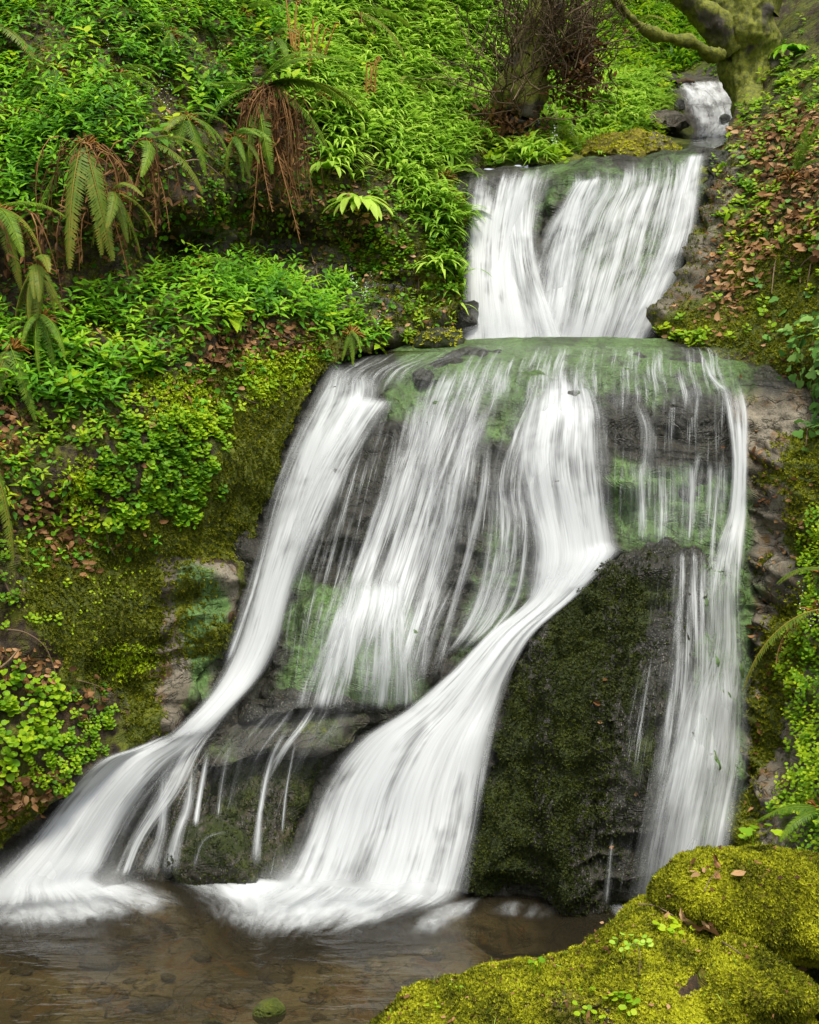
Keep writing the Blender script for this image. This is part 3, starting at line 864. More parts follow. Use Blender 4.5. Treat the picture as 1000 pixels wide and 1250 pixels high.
BU, but_o = rock('rock_outcrop', BUT, lambda px, py: 6.13 + (1105 - py) / 440 * 0.98 + np.abs(px - 740) / 170 * 0.10 + 0.10 * np.sin(px / 26.0 + py / 120.0) * .35, 0.46,
    'tall dark rock buttress with wet moss splitting the lower falls', 'rock', M['darkmoss'],
    dict(moss=0.25, algae=0.05, soil=0.0, wet=1.0), n=300, rings=120, vert=.085, rough=0.042, fr=3.2, power=0.7, back=0.5, seed=4, paint=but_paint)

LEDGE = [
 ('rock_ledge', [(300, 852), (350, 838), (430, 846), (436, 866), (400, 876), (330, 886), (288, 888)], lean(6.92, 862, .0015), .17, 'dark ledge of rock under the green fan of water', dict(moss=.2, algae=.1, soil=0, wet=1)),
 ('rock_ledge', [(235, 935), (250, 900), (300, 872), (380, 856), (440, 856), (462, 872), (448, 900), (420, 922), (330, 926), (260, 945)], lean(6.86, 890, .003), .13, 'olive slab of rock below the dark ledge', dict(moss=.3, algae=.25, soil=0, wet=.9)),
 ('wet_rock', [(130, 1075), (148, 990), (180, 930), (225, 910), (262, 925), (262, 1000), (245, 1080)], lean(6.56, 1068, .0022), .14, 'brown wet rock between the left cascade and the thin trickles', dict(moss=.3, algae=.12, soil=0, wet=.75)),
 ('wet_rock', [(235, 1080), (245, 990), (255, 910), (330, 900), (400, 898), (420, 905), (395, 960), (355, 1050), (345, 1085)], lean(6.60, 1070, .0022), .16, 'dark mossy rock face with thin trickles under the olive slab', dict(moss=.5, algae=.15, soil=.1, wet=.8)),
 ('wet_rock', [(205, 1000), (240, 990), (300, 1000), (315, 1060), (300, 1078), (215, 1078)], lean(6.48, 1068, .0022), .11, 'low rounded rock at the pool edge with rusty patches', dict(moss=.5, algae=.2, soil=.15, wet=.8)),
]
for k, (nm, pl, df, th, lab, at) in enumerate(LEDGE):
    rock(nm, pl, df, th, lab, 'rock', M['darkmoss'] if k != 1 else M['terrain'], at, n=120, rings=36, rough=0.028, fr=4.5, back=0.5, seed=20 + k)
DARK = [
 ([(748, 446), (770, 428), (806, 432), (812, 455), (780, 462), (750, 458)], lean(8.12, 450, .008), .10, 'small black rock on the lip of the lower falls, left of its twin'),
 ([(810, 455), (822, 430), (850, 426), (868, 446), (862, 466), (830, 470)], lean(8.12, 450, .008), .10, 'small black rock on the lip of the lower falls near the right bank'),
 ([(800, 520), (806, 492), (840, 486), (880, 500), (885, 560), (872, 600), (840, 612), (812, 580)], lean(7.68, 550, .003), .12, 'black pitted rock high in the right side of the lower falls'),
 ([(748, 510), (760, 494), (785, 496), (792, 540), (780, 570), (755, 560)], lean(7.70, 530, .003), .08, 'narrow dark rock high beside the central white stream'),
 ([(500, 450), (560, 432), (625, 428), (640, 440), (600, 456), (540, 470), (505, 468)], lean(8.18, 450, .008), .07, 'long dark rock in the shallow water along the lip'),
]
for k, (pl, df, th, lab) in enumerate(DARK):
    rock('dark_rock', pl, df, th, lab, 'rock', M['terrain'], dict(moss=0, algae=.05, soil=0, wet=1), n=80, rings=26, rough=0.02, fr=7, back=0.4, seed=40 + k)
rock('mossy_rock', [(704, 194), (716, 172), (748, 162), (782, 164), (794, 194), (760, 202)], lean(11.0, 185, .004), .3, 'low rock capped with orange moss above the upper falls', 'rock', M['gold'], dict(moss=1, algae=0, soil=0, wet=0.2), n=90, rings=26, rough=.04, seed=51)
rock('mossy_rock', [(770, 196), (778, 168), (810, 162), (836, 176), (834, 194)], lean(11.05, 185, .004), .3, 'brown half mossy rock beside the stream above the upper falls', 'rock', M['gold'], dict(moss=.45, algae=0, soil=0.3, wet=0.5), n=90, rings=26, rough=.04, seed=52)
rock('flat_rock', [(778, 150), (790, 136), (820, 128), (842, 140), (845, 158), (800, 165)], lean(12.6, 150, .006), .25, 'grey flat rock left of the topmost cascade', 'rock', M['terrain'], dict(moss=.3, algae=0, soil=0, wet=0.5), n=80, rings=24, rough=.04, seed=53)
rock('dark_rock', [(842, 178), (846, 166), (860, 163), (868, 170), (866, 178)], lean(12.5, 165, .004), .10, 'black rock under the topmost cascade', 'rock', M['terrain'], dict(moss=.0, algae=0, soil=0, wet=1), n=60, rings=20, rough=.03, seed=54)
rock('mossy_rock', [(640, 208), (648, 190), (672, 188), (684, 202), (676, 214)], lean(10.7, 200, .004), .2, 'mossy lump at the left of the upper lip', 'rock', M['terrain'], dict(moss=.9, algae=0, soil=0.2, wet=.2), n=60, rings=20, rough=.04, seed=55)
rock('mossy_rock', [(505, 425), (512, 405), (545, 402), (566, 412), (560, 428)], lean(8.75, 415, .004), .15, 'brown mossy rock between the two falls at the left', 'rock', M['darkmoss'], dict(moss=.6, algae=0, soil=0.2, wet=.7), n=60, rings=20, rough=.03, seed=56)
rock('black_rock', [(528, 412), (535, 385), (560, 372), (580, 370), (575, 400), (562, 420)], lean(9.25, 400, .004), .15, 'black wet rock beside the foot of the upper falls', 'rock', M['terrain'], dict(moss=.0, algae=0, soil=0, wet=1), n=60, rings=20, rough=.04, seed=57)

GOLD_AT = dict(moss=1.0, algae=0, soil=0.0, wet=0.1)
def gold_paint(sf, a):
    for pl, v in (([(830, 1215), (850, 1175), (880, 1165), (860, 1210)], 0.1), ([(660, 1215), (690, 1205), (700, 1240), (670, 1250)], 0.35), ([(700, 1225), (760, 1220), (750, 1260), (700, 1260)], 0.4), ([(600, 1225), (650, 1205), (690, 1215), (640, 1250)], 0.5), ([(740, 1140), (790, 1128), (780, 1150), (745, 1158)], 0.45)):
        r = region(sf.px, sf.py, pl, 6, 8, 81)
        a['moss'] = a['moss'] * (1 - r) + v * r
        a['soil'] = a['soil'] * (1 - r) + 0.9 * r
    return a
FB1, _ = rock('mossy_boulder', [(440, 1275), (476, 1242), (520, 1212), (580, 1188), (640, 1166), (720, 1136), (770, 1112), (815, 1110), (860, 1138), (920, 1170), (960, 1200), (1000, 1260), (980, 1360), (700, 1420), (470, 1360)],
    lambda px, py: 4.62 - (py - 1120) * 0.0026, 0.34, 'broad golden moss boulder filling the lower right corner', 'boulder', M['gold'], GOLD_AT, n=280, rings=110, rough=0.022, fr=5, power=.6, back=.7, seed=7, paint=gold_paint)
FB2, _ = rock('mossy_boulder', [(803, 1088), (815, 1068), (850, 1052), (900, 1040), (945, 1034), (1000, 1040), (1060, 1060), (1080, 1140), (1040, 1185), (960, 1182), (900, 1165), (850, 1135), (812, 1112)],
    lambda px, py: 4.72 - (py - 1100) * 0.0012, 0.30, 'rounded golden moss boulder behind the broad one at right', 'boulder', M['gold'], GOLD_AT, n=200, rings=80, rough=0.02, fr=5, power=.42, back=.6, seed=8)
FB3, _ = rock('mossy_boulder', [(838, 1215), (850, 1175), (880, 1150), (930, 1165), (985, 1190), (1010, 1215), (990, 1240), (940, 1262), (870, 1290), (830, 1280)],
    lambda px, py: 4.28 - (py - 1180) * 0.0016, 0.22, 'smaller mossy lobe of rock in the corner under the two boulders', 'boulder', M['gold'], GOLD_AT, n=180, rings=70, rough=0.025, fr=4, power=.55, back=.4, seed=9)
# rocks in the pool
POOLR = [([(620 - 308, 1232), (318, 1222), (332, 1217), (345, 1224), (343, 1235), (325, 1239)], 4.98, .04, 'small round moss covered stone breaking the pool surface', M['terrain'], dict(moss=.6, algae=0, soil=.3, wet=.8)),
         ([(60, 1262), (70, 1228), (120, 1208), (190, 1212), (226, 1232), (222, 1265)], 4.86, .10, 'flat green slab under shallow water at bottom left', M['terrain'], dict(moss=.55, algae=.15, soil=.4, wet=.5)),
         ([(120, 1198), (140, 1188), (150, 1196), (136, 1202)], 5.05, .04, 'pale tan stone on the pool bed', M['terrain'], dict(moss=0, algae=0, soil=0, wet=0)),
         ([(150, 1180), (172, 1168), (202, 1172), (198, 1186), (168, 1190)], 5.15, .05, 'dark stone on the pool bed at left', M['terrain'], dict(moss=0.2, algae=.2, soil=0, wet=.6)),
         ([(240, 1225), (262, 1216), (276, 1226), (262, 1238)], 5.0, .05, 'mossy stone on the pool bed beside the round one', M['terrain'], dict(moss=0.7, algae=.2, soil=0, wet=.6))]
for k, (pl, d, th, lab, mt, at) in enumerate(POOLR):
    off = [-.03, -.16, -.14, -.18, -.08][k]
    _, ro = rock('pool_stone', pl, lambda px, py, d=d: np.full_like(px, d) + 0 * px, th, lab, 'rock', mt, at, n=50, rings=16, rough=.012, fr=8, back=.15, seed=60 + k)
    ro.location.z += off

for nm, s_ in (('CL', CL), ('UC', UC), ('LB', LB), ('RB', RB), ('GU', GU)):
    BVH[nm] = s_.bvh()
for k, (_, s_) in enumerate(ROCKS):
    BVH['r%d' % k] = s_.bvh()
WATERBED = [BVH['CL'], BVH['UC']] + [BVH['r%d' % k] for k in range(1 + len(LEDGE) + len(DARK))]
ALLB = list(BVH.values())

# ---------------------------------------------------------------- water
def gsm(a, sig, axis):
    k = np.exp(-0.5 * (np.arange(-int(3 * sig), int(3 * sig) + 1) / sig) ** 2)
    k /= k.sum()
    m = len(k) // 2
    pad = [(0, 0), (0, 0)]; pad[axis] = (m, m)
    b = np.pad(a, pad, 'reflect', reflect_type='odd') if a.shape[axis] > m else np.pad(a, pad, 'edge')
    return np.apply_along_axis(lambda r: np.convolve(r, k, 'valid'), axis, b)

def water_sheet(rows, parent, mat, name='stream', bvhs=None, off=0.035, bulge=0.0, nx=None, ny=None, ends=(0.08, 0.08), side=0.22, plane=None, smoothing=3, ripple=0.01):
    rows = np.asarray(rows, float)
    L = rows[:, :2]; R = rows[:, 2:4]
    length = np.linalg.norm(np.diff((L + R) / 2, axis=0), axis=1).sum()
    width = np.linalg.norm(R - L, axis=1).mean()
    ny = ny or int(np.clip(length / 6, 12, 110)); nx = nx or int(np.clip(width / 6, 5, 60))
    A = catmull(rows, ny)
    s = np.linspace(0, 1, nx)
    px = A[:, 0:1] * (1 - s) + A[:, 2:3] * s
    py = A[:, 1:2] * (1 - s) + A[:, 3:4] * s
    dens = np.clip(np.repeat(A[:, 4:5], nx, 1), 0, 1.2)
    if plane is None:
        d = np.full(px.shape, np.nan)
        for i in range(ny):
            for j in range(nx):
                h = cast(bvhs, px[i, j], py[i, j])
                if h is not None: d[i, j] = h[0].y
                if py[i, j] > 1000: d[i, j] = np.nanmin([d[i, j], (H - 0.03) * F / (py[i, j] - HY) + off])
        # rays that met nothing take the nearest depth in their row
        for i in range(ny):
            ok = ~np.isnan(d[i])
            if ok.any(): d[i] = np.interp(np.arange(nx), np.where(ok)[0], d[i][ok])
        okr = ~np.isnan(d).any(1)
        for j in range(nx): d[:, j] = np.interp(np.arange(ny), np.where(okr)[0], d[okr, j])
        raw = d.copy()
        d = gsm(gsm(d, 5, 0), 2, 1) - off - bulge * (1 - (2 * s[None] - 1) ** 2)
        for _ in range(7):
            d = d - 1.5 * gsm(gsm(np.maximum(d - raw + 0.014, 0), 3, 0), 1.5, 1)
        d = np.minimum(d, raw - 0.010)
    else:
        d = (H - plane) * F / np.maximum(py - HY, 30)
    V = P(px, py, d)
    if plane is None:
        du = np.linspace(0, 1, nx)[None] * width / F * 7
        V = V - unit(V - np.array([0, 0, H])) * (ripple * fbm(np.stack([np.repeat(du, ny, 0) * 14, np.repeat(np.linspace(0, 1, ny)[:, None] * length / F * 7, nx, 1) * 1.5, d * 0], -1), 1, 2, .5, int(length)))[..., None]
    Vm = V.mean(1)
    vlen = np.concatenate([[0], np.cumsum(np.linalg.norm(np.diff(Vm, axis=0), axis=1))])
    wm = np.linalg.norm(V[:, -1] - V[:, 0], axis=1).mean()
    uv = np.stack([np.repeat(s[None] * wm, ny, 0), np.repeat(vlen[:, None], nx, 1)], -1).reshape(-1, 2)
    e = sstep(0, side, s) * sstep(0, side, 1 - s) if side > 0 else np.ones(nx)
    t = np.linspace(0, 1, ny)
    ee = (sstep(0, ends[0], t) if ends[0] > 0 else np.ones(ny)) * (sstep(0, ends[1], 1 - t) if ends[1] > 0 else np.ones(ny))
    edge = ee[:, None] * e[None]
    return mesh_obj(name, V, grid_faces(ny, nx), mat, parent, attrs=dict(dens=dens, edge=edge), uv=uv)

def trickle(pts, parent, mat=None, dens=0.9, **kw):
    pts = np.asarray(pts, float)          # px, py, width
    t = np.gradient(pts[:, :2], axis=0)
    n = np.stack([t[:, 1], -t[:, 0]], -1)
    n /= np.maximum(np.linalg.norm(n, axis=1, keepdims=True), 1e-6)
    n *= np.sign(n[:, :1] + 1e-6)
    L = pts[:, :2] - n * pts[:, 2:3] / 2; R = pts[:, :2] + n * pts[:, 2:3] / 2
    rows = np.hstack([L, R, np.full((len(pts), 1), dens)])
    kw.setdefault('side', 0.45); kw.setdefault('off', 0.025); kw.setdefault('ends', (.3, .15))
    return water_sheet(rows, parent, mat or M['veil'], 'trickle', WATERBED, nx=5, **kw)

lower = empty('waterfall', P(520, 1080, 6.4), 'wide lower waterfall spreading over dark rock into the pool', None, None, 'structure')
upper = empty('waterfall', P(700, 415, 9.2), 'upper waterfall dropping behind the lip of the lower one', None, None, 'structure')
topf = empty('waterfall', P(862, 165, 12.6), 'small topmost cascade under the leaning tree', None, None, 'structure')
for e_ in (lower, upper, topf): pass
def off_parent(o):
    o.matrix_parent_inverse = Matrix.Translation(-o.parent.location)
    return o

W = lambda *a, **k: off_parent(water_sheet(*a, **k))
T = lambda *a, **k: off_parent(trickle(*a, **k))
# left chute and its lower fan
A1 = [(402, 438, 450, 445, .55), (380, 485, 470, 480, .75), (356, 535, 440, 535, .9), (335, 595, 412, 600, .98), (318, 660, 385, 660, 1.0), (302, 725, 360, 725, 1.0), (284, 785, 343, 785, 1.0), (258, 838, 318, 830, 1.0), (222, 880, 285, 868, 1.0), (190, 908, 255, 900, 1.0)]
W(A1, lower, M['fall'], 'stream', WATERBED + [BVH['LB']], off=.05, bulge=.05, side=.28, ends=(.1, .06))
W([(430, 480, 490, 488, .8), (405, 520, 470, 515, .7), (372, 580, 432, 580, .7), (345, 650, 400, 650, .7), (325, 720, 372, 720, .8)], lower, M['fall'], 'stream', WATERBED, off=.09, bulge=.03, side=.35, ends=(.1, .35))
W([(400, 440, 445, 450, .4), (372, 500, 400, 500, .3), (330, 600, 352, 600, .35), (298, 720, 320, 720, .4), (262, 815, 290, 815, .4)], lower, M['veil'], 'spray', WATERBED + [BVH['LB']], off=.10, side=.5)
A2 = [(205, 895, 272, 878, 1.0), (160, 912, 250, 905, 1.0), (112, 930, 218, 935, 1.0), (68, 975, 185, 975, 1.0), (32, 1020, 160, 1020, .95), (2, 1050, 145, 1055, .9), (-30, 1082, 138, 1072, .9), (-60, 1102, 180, 1086, .72), (-90, 1118, 215, 1100, .4), (-120, 1136, 240, 1116, .15)]
W(A2, lower, M['fall'], 'stream', WATERBED + [BVH['LB']], off=.08, bulge=.07, side=.22, ends=(.12, .30), ny=100)
W([(250, 880, 300, 850, .6), (205, 925, 262, 905, .55), (175, 975, 235, 960, .5), (148, 1030, 190, 1020, .4), (130, 1072, 170, 1070, .4)], lower, M['veil'], 'spray', WATERBED, off=.05, side=.4)
# middle veil
W([(492, 475, 610, 480, .34), (480, 540, 592, 545, .46), (455, 610, 580, 620, .46), (425, 690, 560, 700, .50), (400, 760, 540, 770, .44), (372, 830, 525, 835, .32)], lower, M['veil'], 'veil', WATERBED, off=.04, side=.15, ends=(.15, .12))
W([(520, 440, 640, 440, .30), (500, 490, 620, 500, .40), (480, 560, 590, 570, .34), (450, 640, 560, 650, .30)], lower, M['veil'], 'veil', WATERBED, off=.06, side=.25, ends=(.2, .3))
W([(408, 700, 510, 700, .45), (402, 728, 508, 735, .62), (385, 775, 505, 770, .44), (365, 825, 512, 825, .38), (350, 862, 515, 862, .26)], lower, M['veil'], 'veil', WATERBED, off=.05, side=.25, ends=(.2, .3))
for pts in ([(598, 520, 16), (590, 600, 14), (572, 680, 13), (550, 760, 14), (528, 838, 18)], [(560, 520, 10), (548, 600, 10), (535, 690, 10), (520, 780, 12), (512, 845, 14)],
            [(470, 590, 9), (448, 660, 10), (428, 715, 12)], [(510, 545, 8), (495, 620, 9), (480, 700, 10), (475, 760, 10)],
            [(545, 500, 8), (528, 590, 8), (515, 690, 8)]):
    T(pts, lower, dens=.58)
# central stream
W([(655, 440, 715, 440, .45), (632, 500, 742, 500, .68), (618, 560, 748, 560, .64), (632, 620, 752, 620, .72), (642, 665, 756, 660, .95), (640, 700, 758, 675, 1.0), (640, 735, 716, 718, 1.0)], lower, M['fall'], 'stream', WATERBED, off=.05, bulge=.03, side=.2, ends=(.12, .05))
W([(640, 470, 700, 470, .4), (605, 530, 690, 540, .42), (590, 590, 680, 600, .36), (600, 650, 690, 660, .4)], lower, M['veil'], 'veil', WATERBED, off=.07, side=.3, ends=(.2, .3))
# diagonal stream and its wide foot
E1 = [(650, 690, 757, 672, .95), (640, 733, 712, 722, 1.0), (592, 775, 655, 772, 1.0), (545, 822, 628, 818, 1.0), (492, 866, 614, 862, 1.0), (430, 905, 602, 908, .97), (385, 960, 592, 962, .9), (362, 1015, 582, 1022, .82), (340, 1064, 568, 1082, .85), (322, 1084, 560, 1098, .85), (285, 1106, 535, 1112, .5), (255, 1130, 495, 1130, .18)]
W(E1, lower, M['fall'], 'stream', WATERBED, off=.08, bulge=.08, side=.13, ends=(.1, .20), ny=110)
W([(560, 850, 622, 850, .5), (560, 930, 602, 930, .45), (550, 1010, 588, 1010, .42), (520, 1085, 572, 1092, .5)], lower, M['veil'], 'spray', WATERBED, off=.05, side=.3, ends=(.2, .02))
# right stream
W([(872, 455, 905, 460, .5), (884, 500, 916, 500, .6), (892, 560, 915, 560, .85), (888, 620, 914, 620, .9), (872, 665, 912, 665, .8), (860, 720, 910, 720, .55), (850, 790, 916, 790, .45), (822, 850, 918, 850, .55), (800, 930, 918, 920, .6), (780, 1010, 905, 1000, .62), (762, 1108, 888, 1090, .72)], lower, M['fall'], 'stream', WATERBED + [BVH['RB']], off=.10, side=.22, ends=(.1, .02))
W([(818, 668, 900, 668, .30), (816, 740, 905, 740, .36), (812, 820, 912, 820, .34), (795, 930, 915, 930, .45), (764, 1105, 885, 1085, .5)], lower, M['veil'], 'veil', WATERBED, off=.04, side=.2, ends=(.08, .02))
W([(752, 560, 915, 560, .26), (755, 615, 912, 615, .34), (756, 668, 905, 668, .2)], lower, M['veil'], 'veil', WATERBED, off=.04, side=.15, ends=(.2, .2))
W([(560, 420, 890, 424, .12), (555, 428, 900, 428, .2), (540, 450, 905, 455, .30), (530, 480, 915, 485, .26), (520, 510, 915, 515, .12)], lower, M['veil'], 'veil', WATERBED, off=.03, side=.1, ends=(.1, .3))
W([(425, 436, 600, 420, .12), (408, 446, 590, 430, .22), (392, 460, 540, 450, .25), (380, 490, 520, 490, .15)], lower, M['veil'], 'veil', WATERBED, off=.03, side=.15, ends=(.1, .3))
for pts in ([(778, 490, 18), (790, 530, 20), (785, 590, 22)], [(855, 548, 10), (848, 580, 12), (846, 610, 12)], [(858, 432, 6), (868, 460, 10), (885, 478, 14)], [(830, 690, 8), (826, 780, 10), (815, 880, 14), (800, 960, 16)],
            [(880, 560, 7), (872, 640, 8), (868, 700, 10)], [(855, 690, 8), (858, 760, 8), (850, 840, 12)], [(748, 1020, 5), (745, 1050, 8), (740, 1105, 12)]):
    T(pts, lower, dens=.5)
W([(470, 470, 905, 470, .16), (460, 560, 905, 560, .20), (450, 640, 905, 640, .20), (445, 672, 905, 672, .12)], lower, M['film'], 'water_film', WATERBED, off=.022, side=.06, ends=(.12, .15), nx=70, ny=40)
W([(430, 470, 600, 470, .14), (390, 570, 600, 570, .24), (350, 680, 600, 680, .26), (335, 760, 560, 760, .24), (330, 850, 520, 850, .2)], lower, M['film'], 'water_film', WATERBED, off=.026, side=.12, ends=(.12, .12), nx=50, ny=60)
W([(790, 668, 905, 668, .12), (780, 780, 910, 780, .18), (755, 920, 905, 920, .16), (735, 1100, 860, 1105, .12)], lower, M['film'], 'water_film', WATERBED, off=.018, side=.08, ends=(.1, .05), nx=50, ny=60)
W([(200, 900, 440, 880, .08), (150, 990, 380, 960, .10), (140, 1070, 350, 1070, .08)], lower, M['film'], 'water_film', WATERBED, off=.018, side=.1, ends=(.15, .05), nx=40, ny=30)
W([(585, 560, 650, 570, .3), (590, 640, 655, 660, .36), (570, 740, 640, 735, .36), (530, 810, 590, 790, .4)], lower, M['veil'], 'veil', WATERBED, off=.03, side=.2, ends=(.25, .2))
W([(320, 850, 450, 845, .12), (275, 885, 445, 880, .24), (245, 925, 420, 915, .22), (215, 990, 390, 970, .1)], lower, M['veil'], 'veil', WATERBED, off=.03, side=.25, ends=(.3, .35))
W([(400, 725, 452, 728, .45), (378, 780, 448, 780, .42), (352, 835, 436, 840, .36), (340, 872, 430, 872, .3)], lower, M['veil'], 'veil', WATERBED, off=.045, side=.3, ends=(.2, .2))
W([(445, 725, 508, 730, .45), (446, 780, 512, 780, .45), (436, 835, 520, 835, .42), (428, 872, 522, 868, .34)], lower, M['veil'], 'veil', WATERBED, off=.045, side=.3, ends=(.2, .2))
W([(590, 640, 652, 650, .2), (575, 700, 650, 705, .28), (540, 790, 620, 770, .3)], lower, M['veil'], 'veil', WATERBED, off=.05, side=.3, ends=(.25, .2))
# ledge trickles
for pts, dn in (([(205, 925, 24), (200, 980, 22), (196, 1020, 20), (176, 1070, 34)], .6), ([(236, 925, 18), (230, 980, 18), (218, 1015, 18), (204, 1070, 30)], .55), ([(282, 905, 9), (272, 950, 9), (266, 1000, 9)], .5),
            ([(298, 905, 10), (288, 950, 10), (280, 990, 8)], .45), ([(352, 885, 10), (330, 930, 10), (318, 990, 10), (312, 1060, 18)], .62), ([(282, 1015, 6), (250, 1025, 6), (236, 1062, 8)], .4), ([(362, 900, 5), (350, 960, 6), (344, 1020, 6)], .45),
            ([(255, 915, 10), (245, 965, 9), (238, 1010, 10)], .5)):
    T(pts, lower, dens=dn)
# upper waterfall
UPB = [BVH['UC']]
W([(573, 210, 668, 202, .3), (569, 240, 655, 240, .68), (566, 300, 640, 300, .92), (564, 350, 642, 350, .95), (560, 425, 662, 425, 1.0)], upper, M['fall'], 'stream', UPB, off=.1, bulge=.08, side=.18, ends=(.12, 0))
W([(595, 206, 690, 198, .35), (605, 240, 672, 238, .5), (615, 285, 660, 280, .6), (622, 330, 665, 330, .66), (630, 420, 700, 420, .85)], upper, M['fall'], 'stream', UPB, off=.12, bulge=.03, side=.3, ends=(.1, 0))
W([(690, 201, 864, 182, .25), (690, 235, 860, 212, .50), (664, 275, 855, 250, .56), (645, 330, 842, 305, .55), (638, 380, 820, 355, .6), (632, 428, 795, 415, .78)], upper, M['fall'], 'stream', UPB, off=.06, bulge=.03, side=.08, ends=(.16, 0))
W([(835, 188, 866, 185, .7), (822, 230, 858, 225, .8), (800, 300, 848, 290, .7), (770, 370, 822, 360, .65), (745, 420, 800, 410, .7)], upper, M['fall'], 'stream', UPB, off=.10, bulge=.03, side=.3, ends=(.05, 0))
W([(700, 220, 745, 212, .7), (680, 250, 735, 245, .65), (660, 320, 720, 310, .6), (650, 410, 700, 410, .7)], upper, M['veil'], 'veil', UPB, off=.09, side=.3, ends=(.1, .1))
# topmost cascade
GUB = [BVH['GU']] + [BVH['r%d' % k] for k, (o_, _) in enumerate(ROCKS)]
for k, pl in enumerate([[(880, 144), (886, 140), (893, 143), (891, 149), (882, 150)], [(822, 126), (827, 120), (836, 122), (836, 134), (824, 134)]]):
    rock('dark_rock', pl, lean(13.3, 130, .006), .05, ('small black rock near the tree foot in the topmost cascade', 'black rock at the left edge of the topmost cascade')[k], 'rock', M['terrain'], dict(moss=.1, algae=.1, soil=0, wet=1), n=40, rings=14, rough=.012, seed=155 + k)
for rows, o_ in (([(816, 100, 902, 95, .42), (824, 108, 905, 107, .62), (830, 120, 908, 118, .60), (834, 132, 910, 130, .4)], .06), ([(828, 104, 870, 102, .4), (836, 118, 884, 116, .5), (842, 132, 892, 132, .4)], .12),
             ([(832, 126, 910, 124, .42), (840, 138, 912, 136, .66), (846, 152, 908, 150, .62), (844, 174, 896, 170, .5)], .06), ([(862, 128, 904, 128, .4), (866, 146, 898, 146, .55), (860, 166, 888, 166, .5), (842, 182, 884, 178, .35)], .12)):
    W(rows, topf, M['far'], 'stream', GUB, off=o_, bulge=.0, side=.2, ends=(.15, .18), nx=30, ny=26)
W([(826, 104, 904, 102, .04), (832, 126, 908, 126, .12), (846, 168, 896, 166, .12)], topf, M['mist'], 'spray_mist', GUB, off=.25, side=.25, ends=(.2, .2), nx=14, ny=14)
# stream between topmost cascade and upper lip
st_o = mesh_obj('stream_water', P([860, 900, 862, 560], [168, 168, 186, 214], [12.6, 12.6, 10.35, 10.2]), [(0, 1, 2, 3)], M['pool'])
st_o['kind'] = 'structure'
# foam on the pool
W([(-90, 1078, 165, 1064, .5), (-90, 1097, 205, 1074, .9), (-90, 1112, 235, 1084, .8), (-90, 1130, 265, 1098, .5), (-90, 1150, 280, 1116, .25), (-90, 1175, 290, 1130, .06)], lower, M['foam'], 'foam', plane=.012, side=.38, ends=(.3, .45), nx=36, ny=36)
W([(150, 1058, 590, 1082, .4), (165, 1068, 585, 1094, .85), (190, 1082, 570, 1104, .95), (212, 1100, 545, 1114, .78), (222, 1122, 505, 1130, .5), (232, 1148, 455, 1152, .25), (240, 1174, 430, 1176, .06)], lower, M['foam'], 'foam', plane=.016, side=.38, ends=(.2, .45), nx=50, ny=40)
W([(720, 1098, 815, 1094, .6), (735, 1106, 810, 1104, .6), (740, 1114, 790, 1114, .4), (745, 1126, 775, 1126, .2)], lower, M['foam'], 'foam', plane=.02, side=.3, ends=(.1, .4), nx=14, ny=14)
W([(530, 1090, 620, 1092, .3), (510, 1106, 600, 1112, .40), (490, 1126, 570, 1132, .38), (475, 1152, 545, 1156, .12)], lower, M['foam'], 'foam_drift', plane=.02, side=.45, ends=(.3, .35), nx=24, ny=24)
W([(570, 1092, 705, 1100, .16), (570, 1106, 700, 1114, .27), (580, 1122, 680, 1128, .14)], lower, M['foam'], 'foam_drift', plane=.022, side=.45, ends=(.35, .35), nx=24, ny=14)
W([(-90, 1030, 165, 1020, .1), (-90, 1070, 180, 1060, .38), (-90, 1098, 200, 1080, .50), (-90, 1122, 235, 1100, .2)], lower, M['mist'], 'spray_mist', WATERBED + [BVH['LB']], off=.16, side=.25, ends=(.4, .35), nx=24, ny=24)
W([(330, 1020, 580, 1030, .1), (310, 1060, 575, 1068, .34), (270, 1090, 570, 1096, .46), (240, 1118, 545, 1116, .2)], lower, M['mist'], 'spray_mist', WATERBED, off=.18, side=.2, ends=(.4, .35), nx=30, ny=24)
W([(545, 370, 800, 350, .08), (545, 400, 800, 385, .32), (545, 425, 800, 415, .4)], upper, M['mist'], 'spray_mist', UPB, off=.2, side=.2, ends=(.4, 0), nx=24, ny=16)
# stones on the pool bed, most of them under water
pa_v, pa_f, nn = [], [], 0
rs = np.random.default_rng(404)
for k in range(160):
    yy = rs.uniform(4.55, 6.2); xx = rs.uniform(-2.2, .35)
    sz = rs.uniform(.025, .075) * (1.6 if rs.random() < .12 else 1)
    a_, b_ = 9, 6
    th, ph = np.meshgrid(np.linspace(0, 2 * np.pi, a_, endpoint=False), np.linspace(.15, np.pi - .15, b_))
    q = np.stack([np.sin(ph) * np.cos(th), np.sin(ph) * np.sin(th), np.cos(ph) * .45], -1)
    q = q * (1 + .22 * fbm(q + k * 3.1, 1.6, 2, .5, 5))[..., None] * sz
    an = rs.uniform(0, 6.28)
    q = q @ np.array([[np.cos(an), -np.sin(an) * .65, 0], [np.sin(an), np.cos(an) * .65, 0], [0, 0, 1]])
    zb = np.interp(0, [0], [0])
    iy = int(np.clip((yy - 2.2) / 7.3 * 129, 0, 129)); ix = int(np.clip((xx + 6) / 12 * 169, 0, 169))
    zb = BED.V.reshape(130, 170, 3)[iy, ix, 2]
    pa_v.append((q + [xx, yy, min(zb + sz * .12, -.02)]).reshape(-1, 3))
    i_ = np.arange(a_ * b_).reshape(b_, a_); j_ = np.roll(i_, -1, 1)
    pa_f.append(np.stack([i_[:-1], j_[:-1], j_[1:], i_[1:]], -1).reshape(-1, 4) + nn); nn += a_ * b_
pv = np.concatenate(pa_v)
